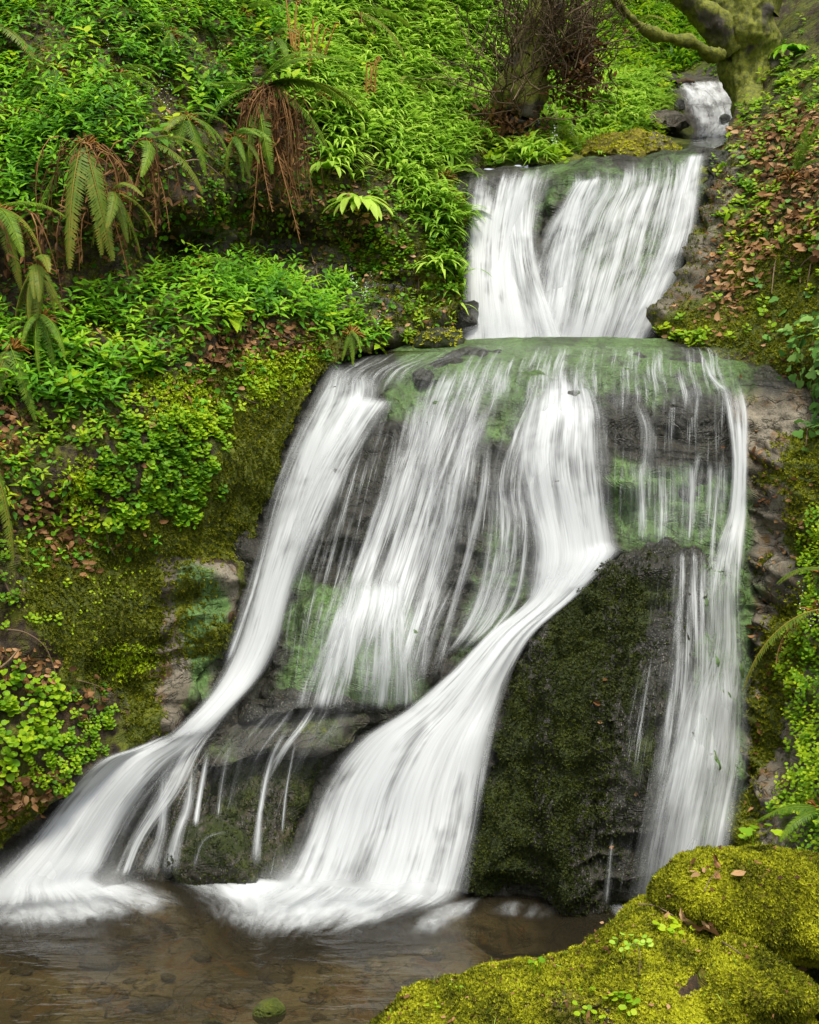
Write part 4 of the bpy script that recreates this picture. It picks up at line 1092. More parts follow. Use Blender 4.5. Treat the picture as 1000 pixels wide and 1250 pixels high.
ptone = np.repeat(rs.random(160), 54)
peb = mesh_obj('pebbles', pv, np.concatenate(pa_f), M['terrain'], attrs=dict(moss=.35 * (ptone > .75), algae=.2 * (ptone < .3), soil=np.where((ptone > .5) & (ptone < .75), .5, 0), wet=np.where(ptone < .45, .7, 0.0)))
tagit(peb, 'brown and grey stones lying on the bed of the pool', None, None, 'stuff')

#@@VEG@@
# ---------------------------------------------------------------- vegetation helpers
UP = np.array([0, 0, 1.0])

def lance_t(w=0.30, fold=0.10, droop=0.22, pts=(0.28, 0.66), ws=(1.0, 0.72)):
    V = [(0, 0, 0)]
    for t, k in zip(pts, ws):
        z = -droop * t * t
        V += [(-w / 2 * k, t, z + fold * k * w), (0, t, z), (w / 2 * k, t, z + fold * k * w)]
    V.append((0, 1, -droop))
    Fc = [(0, 2, 1), (0, 3, 2)]
    m = len(pts)
    for k in range(m - 1):
        a, b = 1 + 3 * k, 4 + 3 * k
        Fc += [(a, a + 1, b), (a + 1, b + 1, b), (a + 1, a + 2, b + 1), (a + 2, b + 2, b + 1)]
    a = 1 + 3 * (m - 1)
    Fc += [(a, a + 1, a + 3), (a + 1, a + 2, a + 3)]
    return np.array(V, float), np.array(Fc)

def strap_t(w=0.085, n=5, arch=0.55):
    V, Fc = [], []
    for k in range(n + 1):
        t = k / n
        z = 0.25 * t - arch * t ** 2.2
        y = t * (1 - 0.18 * t)
        ww = w * (0.7 + 0.6 * np.sin(np.pi * min(1, t * 1.05))) * (1 - t ** 4)
        V += [(-ww / 2, y, z + ww * .25), (ww / 2, y, z + ww * .25)]
        if k:
            a = 2 * k
            Fc += [(a - 2, a - 1, a), (a - 1, a + 1, a)]
    return np.array(V, float), np.array(Fc)

def round_t(n=7, w=1.0, notch=0.1):
    th = np.linspace(-np.pi / 2, 1.5 * np.pi, n, endpoint=False)
    r = 0.5 + 0 * th
    r[0] -= notch
    V = [(0, .5, -0.07)] + [(w * a * np.cos(t), .5 + a * np.sin(t), 0.0 + 0.04 * np.cos(2 * t)) for a, t in zip(r, th)]
    return np.array(V, float), np.array([(0, 1 + k, 1 + (k + 1) % n) for k in range(n)])

def ivy_t():
    pr = [(0, 0), (.30, -.05), (.48, .25), (.28, .42), (.30, .68), (0, 1), (-.30, .68), (-.28, .42), (-.48, .25), (-.30, -.05)]
    V = [(0, .35, 0)] + [(x, y, .06 - .10 * abs(x) - .1 * y) for x, y in pr]
    return np.array(V, float), np.array([(0, 1 + k, 1 + (k + 1) % 10) for k in range(10)])

def litter_t(seed):
    r = np.random.default_rng(seed)
    V, Fc = lance_t(0.55, r.uniform(-.5, .6), r.uniform(-.4, .5), (0.25, 0.65), (0.9, 0.85))
    V[:, 2] += r.uniform(-.08, .08, len(V))
    return V, Fc

def star_t(n=4, seed=0):
    r = np.random.default_rng(seed)
    V, Fc = [], []
    for k in range(n):
        a = 2 * np.pi * k / n + r.uniform(-.3, .3)
        d = np.array([np.cos(a) * .62, np.sin(a) * .62, r.uniform(.25, .85)])
        s = np.array([-np.sin(a), np.cos(a), 0]) * .24
        b = len(V)
        V += [tuple(-s * .7), tuple(s * .7), tuple(d * .6 + s), tuple(d)]
        Fc += [(b, b + 1, b + 2), (b, b + 2, b + 3)]
    return np.array(V, float), np.array(Fc)

class Acc:
    def __init__(s): s.V, s.F, s.T, s.n = [], [], [], 0
    def add(s, tmpl, pos, d, up, scale, tint):
        """many copies of one leaf shape: +Y of the shape along d, +Z towards up"""
        if len(pos) == 0: return
        tv, tf = tmpl
        y = unit(d)
        x = unit(np.cross(y, up) + 1e-6)
        z = np.cross(x, y)
        sc = np.broadcast_to(np.asarray(scale, float), (len(pos),))[:, None, None]
        V = pos[:, None] + sc * (tv[None, :, 0:1] * x[:, None] + tv[None, :, 1:2] * y[:, None] + tv[None, :, 2:3] * z[:, None])
        k = len(tv)
        s.V.append(V.reshape(-1, 3))
        s.F.append((tf[None] + (np.arange(len(pos)) * k)[:, None, None] + s.n).reshape(-1, 3))
        s.T.append(np.repeat(np.broadcast_to(np.asarray(tint, float), (len(pos),)), k))
        s.n += len(pos) * k
    def raw(s, V, Fc, tint):
        s.V.append(np.asarray(V, float)); s.F.append(np.asarray(Fc) + s.n)
        s.T.append(np.broadcast_to(np.asarray(tint, float), (len(V),))); s.n += len(V)
    def build(s, name, mat, label=None, kind='stuff', parent=None, smooth=True):
        if not s.V: return None
        o = mesh_obj(name, np.concatenate(s.V), np.concatenate(s.F), mat, parent, attrs=dict(tint=np.concatenate(s.T)), smooth=smooth)
        return tagit(o, label, None, None, kind)
    def mesh(s, name, mat, smooth=True):
        return make_mesh(name, np.concatenate(s.V), np.concatenate(s.F), mat, attrs=dict(tint=np.concatenate(s.T)), smooth=smooth)

def tube(pts, rad, sides=5):
    pts = np.asarray(pts, float)
    n = len(pts)
    rad = np.broadcast_to(np.asarray(rad, float), (n,))
    t = unit(np.gradient(pts, axis=0))
    ref = np.where(np.abs(t[:, 2:3]) > .9, np.array([[1.0, 0, 0]]), UP[None])
    a = unit(np.cross(t, ref)); b = np.cross(t, a)
    th = np.linspace(0, 2 * np.pi, sides, endpoint=False)
    V = pts[:, None] + rad[:, None, None] * (np.cos(th)[None, :, None] * a[:, None] + np.sin(th)[None, :, None] * b[:, None])
    i = np.arange(n * sides).reshape(n, sides); j = np.roll(i, -1, 1)
    q = np.stack([i[:-1], j[:-1], j[1:], i[1:]], -1).reshape(-1, 4)
    Fc = np.vstack([q[:, [0, 1, 2]], q[:, [0, 2, 3]]])
    return V.reshape(-1, 3), Fc

def radial(n, up, r):
    a = r.uniform(0, 2 * np.pi, n)
    h = np.stack([np.cos(a), np.sin(a), np.zeros(n)], -1)
    return unit(h - up * (h * up).sum(1, keepdims=True))

def herbs(acc, surf, dens, polys, seed, L=(.055, .08), hgt=(.05, .18), k=8, tmpl=None, tint=(0, 1), elev=(.05, .6), soft=14, wob=18, toward=0.25, margin=90, excl=None, clump=0.0):
    p, n = surf.scatter(dens, polys, soft, wob, seed, margin)
    if len(p) and clump:
        keep = fbm(p, 2.6, 2, .5, seed + 3) > -1 + clump
        p, n = p[keep], n[keep]
    if len(p) and excl:
        qx, qy = proj(p)
        keep = np.ones(len(p), bool)
        for e_ in excl: keep &= sdf(qx, qy, e_) > -3
        p, n = p[keep], n[keep]
    r = np.random.default_rng(seed)
    m = len(p)
    if m == 0: return
    u = unit(0.45 * n + 0.75 * UP + r.normal(0, .12, (m, 3)) + np.array([0, -toward, 0]))
    hh = r.uniform(*hgt, m)
    tp = r.uniform(*tint, m) * .7 + .3 * (fbm(p, 2.2, 2, .5, seed) * .5 + .5)
    tmpl = tmpl or lance_t()
    a0 = r.uniform(0, 6.28, m)
    for q in range(k):
        f = q / max(k - 1, 1)
        ang = a0 + q * 2.399 + r.normal(0, .2, m)
        e1 = unit(np.cross(u, np.array([0.3, 1, .2]))); e2 = np.cross(u, e1)
        rad = np.cos(ang)[:, None] * e1 + np.sin(ang)[:, None] * e2
        el = (elev[0] + (elev[1] - elev[0]) * f + r.normal(0, .15, m))[:, None]
        d = rad * np.cos(el) + u * np.sin(el)
        pos = p + u * (hh * (0.35 + 0.65 * f))[:, None] + rad * .006
        s = r.uniform(*L, m) * (1 - .35 * f * (k > 4))
        acc.add(tmpl, pos, d, u, s, np.clip(tp + .25 * (f - .4) + r.normal(0, .08, m), 0, 1))

def carpet(acc, surf, dens, polys, seed, size, tmpl, tint=(0, 1), soft=10, wob=14, tilt=.6, lift=(0, .02), margin=60, upmin=None):
    """single leaves or sprigs lying on or standing off the ground"""
    p, n = surf.scatter(dens, polys, soft, wob, seed, margin, upmin)
    r = np.random.default_rng(seed + 1)
    m = len(p)
    if m == 0: return
    up = unit(n + r.normal(0, tilt, (m, 3)) * .6 + .2 * UP)
    d = radial(m, up, r)
    acc.add(tmpl, p + n * r.uniform(*lift, m)[:, None], d, up, r.uniform(*size, m), np.clip(r.uniform(*tint, m) * .75 + .25 * (fbm(p, 5, 2, .5, seed) * .5 + .5), 0, 1))

def straps(acc, surf, dens, polys, seed, L=(.13, .24), k=7, tmpl=None, tint=(0, 1), soft=16, wob=20, margin=90):
    p, n = surf.scatter(dens, polys, soft, wob, seed, margin)
    r = np.random.default_rng(seed)
    m = len(p)
    if m == 0: return
    tmpl = tmpl or strap_t()
    tp = r.uniform(*tint, m)
    down = unit(n * np.array([1, 1, 0]) + 1e-6)
    for q in range(k):
        ang = r.uniform(0, 6.28, m)
        h = np.stack([np.cos(ang), np.sin(ang), 0 * ang], -1)
        d = unit(h + .9 * down + UP * r.uniform(-.1, .9, m)[:, None])
        acc.add(tmpl, p + r.normal(0, .012, (m, 3)), d, unit(UP + .3 * n), r.uniform(*L, m), np.clip(tp * .7 + .3 * r.random(m), 0, 1))

# ---------------------------------------------------------------- ground cover of the banks (nobody could count it)
HERB_A = [(-120, -120), (350, -120), (360, 60), (345, 130), (300, 175), (180, 165), (100, 190), (180, 215), (175, 250), (130, 175), (60, 265), (-120, 290)]
HERB_A2 = [(-120, 150), (60, 150), (130, 120), (185, 145), (170, 185), (120, 175), (70, 190), (60, 260), (-120, 270)]
HERB_B = [(60, 380), (130, 360), (230, 345), (240, 330), (330, 345), (450, 362), (455, 420), (340, 412), (300, 395), (240, 405), (200, 470), (110, 500), (-60, 500), (-60, 430), (30, 400)]
STRAP = [(370, 30), (480, -60), (650, -60), (612, 60), (600, 120), (592, 185), (545, 200), (520, 190), (545, 260), (568, 310), (560, 360), (520, 260), (470, 205), (400, 175), (345, 125)]
STRAP2 = [(640, 120), (680, 85), (760, 90), (800, 120), (790, 150), (760, 165), (700, 175), (640, 185), (600, 150)]
LOWC = [(460, 250), (520, 240), (565, 330), (555, 360), (500, 345), (440, 320)]
CRESS = [(110, 565), (150, 515), (230, 500), (272, 515), (268, 590), (230, 625), (190, 642), (130, 640), (105, 610)]
HANG = [(215, 225), (285, 215), (290, 290), (265, 320), (235, 290)]
BRIGHT = [(165, 465), (240, 452), (262, 492), (240, 515), (180, 512)]
ALLL = [(-150, -150), (760, -150), (640, 60), (600, 190), (570, 215), (562, 390), (400, 440), (250, 520), (230, 650), (100, 690), (-150, 720)]
LITT = [(235, 402), (300, 392), (385, 405), (390, 428), (320, 440), (250, 450)]

A = Acc()
herbs(A, LB, 150, [HERB_A], 1, L=(.075, .115), hgt=(.05, .26), k=9, tint=(.05, 1), clump=.72)
herbs(A, LB, 190, [HERB_A2], 2, L=(.075, .105), hgt=(.08, .30), k=9, tint=(.1, .85))
A.build('undergrowth', M['herb'], 'dense dark green pointed leaf herbs covering the upper left bank')
A = Acc()
herbs(A, LB, 200, [HERB_B], 3, L=(.07, .11), hgt=(.06, .24), k=9, tint=(.2, 1), excl=[BRIGHT, LITT], clump=.3)
A.build('undergrowth', M['herb'], 'pointed leaf herbs on the terrace below the dark overhang')
A = Acc()
straps(A, LB, 170, [STRAP], 4, L=(.20, .36), k=8, tint=(.2, 1))
straps(A, GU, 130, [STRAP2], 5, L=(.22, .38), k=8, tint=(.2, 1))
straps(A, GU, 60, [[(600, 60), (700, 60), (640, 140), (600, 180)]], 51, L=(.18, .30), k=6, tint=(.0, .6))
A.build('strap_leaf_grass', M['strap'], 'pale arching strap leaves sweeping down the slope beside the upper falls')
A = Acc()
herbs(A, LB, 520, [CRESS], 6, L=(.028, .045), hgt=(.02, .07), k=8, tmpl=round_t(), tint=(.1, .7), elev=(.1, .5))
A.build('round_leaf_plants', M['round'], 'cushion of small round green leaves hanging on the rock left of the main cascade')
A = Acc()
herbs(A, LB, 260, [LOWC, HANG], 7, L=(.026, .042), hgt=(.02, .08), k=7, tmpl=round_t(), tint=(.0, .6))
A.build('round_leaf_plants', M['round'], 'small round leaves trailing over the dark overhang')
A = Acc()
MIXA = [[(-150, 380), (260, 420), (320, 470), (230, 520), (110, 560), (90, 640), (-150, 640)], [(290, 405), (400, 415), (395, 440), (300, 480), (240, 470)], [(440, 370), (560, 390), (480, 425), (420, 430)]]
herbs(A, LB, 80, MIXA, 8, excl=[BRIGHT, LITT], clump=.6, L=(.026, .045), hgt=(.03, .12), k=7, tmpl=round_t(7, .85, .05), tint=(.3, 1))
herbs(A, LB, 40, MIXA, 9, excl=[BRIGHT, LITT], L=(.05, .075), hgt=(.05, .14), k=6, tint=(.2, .9))
A.build('undergrowth', M['round'], 'mixed bright small leaved plants between leaf litter on the left bank')
A = Acc()
OVER = [(215, 285), (330, 300), (430, 322), (540, 350), (540, 398), (460, 388), (350, 345), (235, 328)]
herbs(A, LB, 34, [ALLL], 10, excl=[BRIGHT, OVER], L=(.03, .06), hgt=(.02, .12), k=6, tmpl=lance_t(.5), tint=(0, .8))
carpet(A, LB, 120, [ALLL], 12, (.02, .045), round_t(7, .9, .05), (0, .8), lift=(.01, .05))
A.build('ground_cover', M['herb'], 'sparse small green leaves over the whole left bank')
A = Acc()
herbs(A, LB, 9, [HERB_A, HERB_B, [(330, 60), (480, 20), (520, 200), (400, 190)]], 101, L=(.10, .16), hgt=(.06, .22), k=6, tmpl=lance_t(.55, .08, .3), tint=(.2, 1), elev=(-.1, .6))
herbs(A, RB, 6, [[(900, 60), (1100, 40), (1100, 400), (900, 300)]], 102, L=(.08, .13), hgt=(.05, .15), k=5, tmpl=lance_t(.55, .08, .3), tint=(.1, .8), elev=(-.1, .6))
A.build('broad_leaf_plants', M['round'], 'larger broad leaved plants standing among the herbs')
A = Acc()
LOWL = [(-100, 800), (60, 830), (140, 865), (160, 895), (110, 930), (60, 962), (-100, 960)]
herbs(A, LB, 520, [[(60, 850), (120, 862), (150, 890), (130, 925), (70, 960), (20, 950), (30, 900)]], 13, L=(.018, .03), hgt=(.02, .07), k=8, tmpl=round_t(), tint=(.3, 1))
herbs(A, LB, 230, [[(-60, 820), (30, 815), (60, 860), (50, 930), (-60, 950)]], 14, L=(.035, .06), hgt=(.05, .16), k=6, tmpl=round_t(8, .85, .12), tint=(.1, .8))
herbs(A, LB, 70, [[(-60, 640), (60, 680), (90, 760), (0, 790), (-60, 780)]], 15, L=(.02, .035), hgt=(.02, .08), k=7, tmpl=round_t(), tint=(.2, .9))
A.build('round_leaf_plants', M['round'], 'bright round leaved plants low on the left beside the bottom cascade')
# gully
A = Acc()
herbs(A, GU, 70, [[(590, 170), (640, 120), (760, 80), (820, 100), (830, 130), (790, 150), (820, 190), (580, 215)]], 16, L=(.06, .10), hgt=(.03, .12), k=7, tmpl=round_t(7, .8, .05), tint=(.4, 1))
herbs(A, GU, 50, [[(600, -120), (840, -120), (830, 60), (760, 90), (640, 120), (590, 120)], [(940, -120), (1100, -120), (1100, 120), (960, 100)]], 17, L=(.07, .12), hgt=(.04, .2), k=7, tmpl=lance_t(.4), tint=(.1, .9))
straps(A, GU, 40, [[(700, -120), (1100, -120), (1100, 110), (960, 110), (830, 70), (760, 90), (700, 60)]], 171, L=(.2, .4), k=7, tint=(0, .8))
for k in range(3): carpet(A, GU, 160, [[(600, -120), (1100, -120), (1100, 130), (900, 100), (800, 60), (600, 120)]], 172 + k, (.03, .06), star_t(4, k), (0, .7), lift=(0, .02))
A.build('undergrowth', M['round'], 'yellow green plants on the slopes around the topmost cascade')
# right bank
A = Acc()
RMIX = [[(900, 60), (1100, 40), (1100, 480), (960, 420), (880, 400), (880, 240)]]
herbs(A, RB, 22, RMIX, 18, L=(.035, .065), hgt=(.02, .10), k=6, tmpl=round_t(7, .8, .08), tint=(.2, 1))
herbs(A, RB, 80, [[(895, 215), (935, 195), (945, 270), (900, 290)], [(940, 60), (1010, 70), (1010, 125), (930, 130)], [(800, 398), (880, 395), (900, 418), (815, 420)]], 19, L=(.04, .07), hgt=(.02, .08), k=7, tmpl=round_t(7, .8, .08), tint=(.3, 1))
herbs(A, RB, 26, [[(930, 110), (1010, 90), (1010, 190), (930, 200)]], 191, L=(.06, .10), hgt=(.03, .12), k=6, tmpl=lance_t(.35), tint=(.1, .7))
A.build('undergrowth', M['round'], 'scattered small green plants on the leaf strewn right bank')
A = Acc()
carpet(A, RB, 260, [[(955, 410), (1080, 350), (1080, 560), (985, 540)]], 20, (.05, .085), ivy_t(), (0, 1), tilt=.9, lift=(.02, .09))
carpet(A, RB, 26, [[(880, 200), (1080, 150), (1080, 420), (940, 430)]], 201, (.05, .085), ivy_t(), (0, 1), tilt=.9, lift=(.01, .05))
A.build('ivy', M['ivy'], 'pale ivy leaves hanging over the mossy edge of the right bank')
A = Acc()
RLOW = [[(975, 620), (1090, 600), (1090, 1060), (985, 1050), (950, 1000), (968, 900), (955, 830), (985, 760)]]
herbs(A, RB, 420, RLOW, 21, L=(.018, .032), hgt=(.03, .14), k=8, tmpl=round_t(8, .9, .08), tint=(.2, 1), soft=8, wob=10)
A.build('round_leaf_plants', M['round'], 'bright round leaved plants cascading down the right edge')
A = Acc()
herbs(A, LB, 5, [HERB_A, [(420, 330), (470, 350), (470, 410), (380, 400)]], 22, L=(.008, .013), hgt=(.2, .34), k=9, tmpl=round_t(5), tint=(0, 1), elev=(.3, 1.2))
herbs(A, LB, 40, [[(440, 350), (470, 360), (468, 400), (445, 400)], [(385, 365), (410, 365), (400, 385), (385, 385)]], 23, L=(.008, .014), hgt=(.1, .24), k=10, tmpl=round_t(5), elev=(.3, 1.2))
herbs(A, RB, 45, [[(975, 700), (1010, 690), (1010, 760), (985, 800)]], 24, L=(.006, .01), hgt=(.12, .2), k=9, tmpl=round_t(5), elev=(.3, 1.2))
herbs(A, GU, 30, [[(640, 170), (660, 150), (690, 165), (670, 190)]], 241, L=(.02, .03), hgt=(.1, .3), k=9, tmpl=round_t(5), elev=(.3, 1.2))
A.build('flowers', M['flower'], 'tiny white flowers on thin stems among the herbs')

# leaf litter
A = Acc()
for s_ in range(3):
    lt = litter_t(s_)
    carpet(A, LB, 420, [LITT, [(-60, 800), (20, 795), (60, 815), (120, 850), (110, 870), (40, 830)], [(-60, 940), (80, 950), (60, 985), (-60, 1010)], [(20, 610), (100, 625), (110, 690), (60, 690)], [(-60, 500), (40, 500), (40, 560), (-60, 560)]], 30 + s_, (.03, .06), lt, (0, .75), lift=(.003, .03))
    carpet(A, LB, 22, [ALLL], 33 + s_, (.03, .06), lt, (0, 1), lift=(.003, .03))
    carpet(A, LB, 60, [[(500, 190), (545, 195), (560, 260), (520, 250)], [(390, 240), (470, 225), (470, 300), (400, 300)], [(150, 500), (240, 440), (250, 470), (190, 520)]], 36 + s_, (.04, .07), lt, (.2, 1), lift=(.003, .03))
    carpet(A, RB, 110, [[(880, 180), (1080, 90), (1080, 360), (960, 330), (880, 410), (850, 350)]], 139 + s_, (.025, .05), lt, (0, .6), lift=(.002, .015))
    carpet(A, RB, 170, [[(905, 160), (1080, 90), (1080, 330), (960, 300), (880, 400), (860, 340), (930, 240)]], 39 + s_, (.05, .09), lt, (.25, 1), lift=(.003, .04))
    carpet(A, RB, 32, [[(780, 390), (900, 380), (1010, 430), (1010, 500), (900, 430), (780, 420)], [(900, 500), (990, 520), (980, 800), (920, 1000)], [(850, 300), (900, 280), (900, 390), (820, 400)]], 42 + s_, (.03, .055), lt, (.15, .9), lift=(.003, .02))
    carpet(A, GU, 10, [[(620, -60), (1000, -60), (1000, 60), (780, 70), (660, 120)]], 45 + s_, (.08, .12), lt, (0, .7), lift=(.003, .02))
A.build('leaf_litter', M['litter'], 'brown dead beech leaves strewn over the banks')

# moss sprigs
st = [star_t(4, k) for k in range(4)]
A = Acc()
MOSSL = [left_spec[5][1], left_spec[7][1], left_spec[13][1], left_spec[14][1], left_spec[15][1], left_spec[16][1]]
for k in range(3):
    carpet(A, LB, 1500, MOSSL, 50 + k, (.012, .026), st[k], (0, .75), soft=10, wob=16, lift=(0, .008))
    carpet(A, LB, 420, [[(440, 300), (570, 270), (570, 410), (460, 400)], left_spec[4][1]], 53 + k, (.014, .03), st[k], (0, .7), lift=(0, .008))
    carpet(A, LB, 160, [ALLL], 56 + k, (.015, .035), st[k], (0, .9), lift=(0, .01))
    carpet(A, RB, 900, [right_spec[2][1], right_spec[3][1], right_spec[6][1], right_spec[7][1], right_spec[8][1], right_spec[9][1], right_spec[11][1], right_spec[12][1], right_spec[13][1]], 59 + k, (.014, .03), st[k], (.25, 1), lift=(0, .01))
    carpet(A, RB, 160, [right_spec[1][1]], 62 + k, (.014, .03), st[k], (.0, .8), lift=(0, .01))
A.build('moss', M['moss'], 'olive moss growing over rock and earth of both banks')
A = Acc()
for k in range(3):
    carpet(A, LB, 1500, [BRIGHT, [(80, 590), (105, 570), (115, 625), (85, 620)], [(130, 800), (170, 790), (180, 815), (140, 830)], [(300, 440), (390, 428), (380, 470), (310, 490)]], 65 + k, (.014, .028), st[k], (0, 1), lift=(0, .02), soft=8)
carpet(A, LB, 2600, [BRIGHT, [(300, 440), (390, 428), (380, 470), (310, 490)]], 69, (.010, .018), round_t(5), (.4, 1), lift=(.005, .03), soft=8)
carpet(A, LB, 900, [[(80, 590), (105, 570), (115, 625), (85, 620)], [(130, 800), (170, 790), (180, 815), (140, 830)], [(60, 700), (150, 680), (190, 740), (90, 760)], [(20, 660), (60, 670), (50, 740), (10, 730)]], 691, (.010, .020), round_t(5), (.1, .8), lift=(.005, .03), soft=10, wob=26)
A.build('moss', M['brightmoss'], 'bright yellow green moss cushions on the left bank')
A = Acc()
fr_poly = [[(380, 980), (1100, 980), (1100, 1400), (380, 1400)]]
for k, sf_ in enumerate((FB1, FB2, FB3)):
    for q in range(2):
        p, n = sf_.scatter(17000, fr_poly, 4, 0, 70 + 3 * k + q, 60)
        keep = sf_.V[:, 1].max() - p[:, 1] > -1
        bare = np.maximum(region(*proj(p), [(830, 1215), (850, 1175), (880, 1165), (860, 1210)], 5, 10, 81), .75 * region(*proj(p), [(655, 1215), (690, 1202), (765, 1225), (750, 1265), (690, 1262)], 6, 10, 81))
        r_ = np.random.default_rng(70 + k * 5 + q)
        keep &= r_.random(len(p)) > bare
        p, n = p[keep], n[keep]
        m = len(p)
        up = unit(n + r_.normal(0, .3, (m, 3)))
        A.add(st[q], p + n * r_.uniform(-.003, .006, m)[:, None], radial(m, up, r_), up, r_.uniform(.007, .0145, m),
              np.clip(.5 + .34 * fbm(p, 7, 3, .6, 77) + .36 * fbm(p, 2.6, 2, .5, 79) + r_.normal(0, .22, m), 0, 1))
A.build('moss', M['goldmoss'], 'golden moss covering the foreground boulders', smooth=False)
A = Acc()
for k, sf_ in enumerate((FB1, FB2, FB3)):
    carpet(A, sf_, 90, fr_poly, 84 + k, (.012, .03), litter_t(k), (0, .9), lift=(.012, .02), soft=4, wob=0)
    carpet(A, sf_, 160, [[(560, 1190), (700, 1150), (780, 1200), (700, 1250), (560, 1250)]], 87 + k, (.008, .02), litter_t(k), (0, .7), lift=(.012, .02), soft=10, wob=30)
A.build('plant_debris', M['litter'], 'small brown leaf scraps and bud scales on the golden boulders')
A = Acc()
for k, sf_ in enumerate((FB1, FB2, FB3)):
    p, n = sf_.scatter(110, fr_poly, 4, 0, 188 + k, 60)
    r_ = np.random.default_rng(188 + k)
    A.add(strap_t(.05, 5, .5), p, unit(n + r_.normal(0, .5, p.shape) + [0, 0, .5]), unit(n + r_.normal(0, .3, p.shape)), r_.uniform(.02, .05, len(p)), r_.random(len(p)))
A.build('grass', M['strap'], 'thin stray blades and moss stalks standing out of the golden boulders')
A = Acc()
for (ob_, sf_) in ROCKS:
    if ob_ is but_o:
        for q in range(2):
            carpet(A, sf_, 3200, [[(640, 800), (740, 690), (790, 720), (770, 800), (720, 1000), (690, 1100), (570, 1095), (590, 930)]], 90 + q, (.010, .022), st[q], (0, .8), soft=18, wob=40, lift=(0, .004))
            carpet(A, sf_, 1300, [[(690, 720), (850, 690), (800, 900), (760, 1105), (690, 1110)]], 92 + q, (.010, .02), st[q], (0, .6), soft=18, wob=60, lift=(0, .004))
    elif ob_['label'].startswith(('dark mossy rock face', 'brown wet rock', 'low rounded rock')):
        carpet(A, sf_, 1500, None, 95, (.010, .02), st[1], (0, .8), lift=(0, .004))
A.build('moss', M['darksprig'], 'dark wet moss on the black buttress and ledges')
A = Acc()
for (ob_, sf_) in ROCKS:
    if ob_.name.startswith('mossy_rock'):
        carpet(A, sf_, 700, None, 96, (.02, .035), st[2], (.45, 1), lift=(0, .01), upmin=-.1)
A.build('moss', M['goldmoss'], 'orange green moss capping the rocks above the upper falls')

# ---------------------------------------------------------------- ferns
def frond_mesh(name, e0, e1, mats, seed, npin=42, width=.15, brown=False, curl=0.0):
    """a pinnate frond one metre long leaving the origin along +X; e0/e1 start and end slope"""
    r = np.random.default_rng(seed)
    m = 26
    t = np.linspace(0, 1, m)
    el = e0 + (e1 - e0) * t ** 0.8
    az = curl * t ** 2
    step = np.stack([np.cos(el) * np.cos(az), np.cos(el) * np.sin(az), np.sin(el)], -1) / (m - 1)
    pts = np.vstack([[0, 0, 0], np.cumsum(step[:-1], 0)])
    a = Acc()
    V, Fc = tube(pts, np.linspace(.008, .0025, m), 4)
    a.raw(V, Fc, np.full(len(V), .95))
    tt = np.linspace(.10, .985, npin)
    for f in tt:
        x = np.array([np.interp(f, t, pts[:, k]) for k in range(3)])
        d = unit(np.array([np.interp(min(f + .02, 1), t, pts[:, k]) - np.interp(max(f - .02, 0), t, pts[:, k]) for k in range(3)]))
        side = unit(np.cross(d, np.array([0, 0, 1.0]) + .001)) if abs(d[2]) < .97 else np.array([0, -1.0, 0])
        nrm = np.cross(side, d)
        L = width * (min(1, .25 + f * 3.0)) * (1 - f) ** .55 + .01
        for sg in (-1, 1):
            if brown and r.random() < .3: continue
            ang = .35 + .3 * f + r.normal(0, .06) + (.3 * r.random() if brown else 0)
            pd = unit(side * sg * np.cos(ang) + d * np.sin(ang) - nrm * (.15 + (.9 * r.random() if brown else .12 * r.random())))
            # a pinna with toothed margins
            ns = 5
            ww = .026 * (1 if not brown else .6)
            pv = [x]
            q = unit(np.cross(pd, nrm))
            for s in range(1, ns):
                g = s / ns
                k = ww * (1 - g) ** .6 * .5
                c = x + pd * L * g - nrm * .10 * L * g * g
                pv += [c - q * k * (1.0 if s % 2 else .6), c + q * k * (1.0 if s % 2 else .6)]
            pv.append(x + pd * L - nrm * .10 * L)
            pf = [(0, 1, 2)]
            for s in range(ns - 2):
                b = 1 + 2 * s
                pf += [(b, b + 2, b + 1), (b + 1, b + 2, b + 3)]
            b = 1 + 2 * (ns - 2)
            pf.append((b, b + 2, b + 1))
            a.raw(np.array(pv), np.array(pf), np.full(len(pv), np.clip(.25 + .5 * f + r.normal(0, .12), 0, .85)))
    return a.mesh(name, mats)

FR = {}
for k, (e0, e1) in enumerate(((1.0, -.5), (.5, -.9), (-.1, -1.3), (-.9, -1.5), (1.3, .6))):
    for v in range(2):
        FR['g', k, v] = frond_mesh('frond', e0, e1, M['fern'], 200 + 7 * k + v, curl=(-.3, .35)[v])
        FR['o', k, v] = frond_mesh('frond', e0, e1, M['fernold'], 300 + 7 * k + v, curl=(-.3, .35)[v])
    FR['b', k, 0] = frond_mesh('dead_frond', e0, e1, M['dead'], 400 + k, npin=30, width=.08, brown=True)
    FR['b', k, 1] = frond_mesh('dead_frond', e0, e1, M['dead'], 450 + k, npin=30, width=.10, brown=True, curl=.3)

def crown_mesh(name, seed, rad=.05, hgt=.09, mat=None):
    """scaly rootstock with dead stalk ends"""
    r = np.random.default_rng(seed)
    a = Acc()
    for k in range(26):
        an, el = r.uniform(0, 6.28), r.uniform(-.3, 1.4)
        d = np.array([np.cos(an) * np.cos(el), np.sin(an) * np.cos(el), np.sin(el)])
        b = d * rad * .3
        V, Fc = tube(np.array([b, b + d * hgt * .6, b + d * hgt + np.array([0, 0, -.02])]) + r.normal(0, .004, (3, 3)), [.008, .006, .002], 4)
        a.raw(V, Fc, r.random() * .8)
    return a.mesh(name, mat or M['stalk'])
CROWN = [crown_mesh('crown', 500 + k) for k in range(3)]

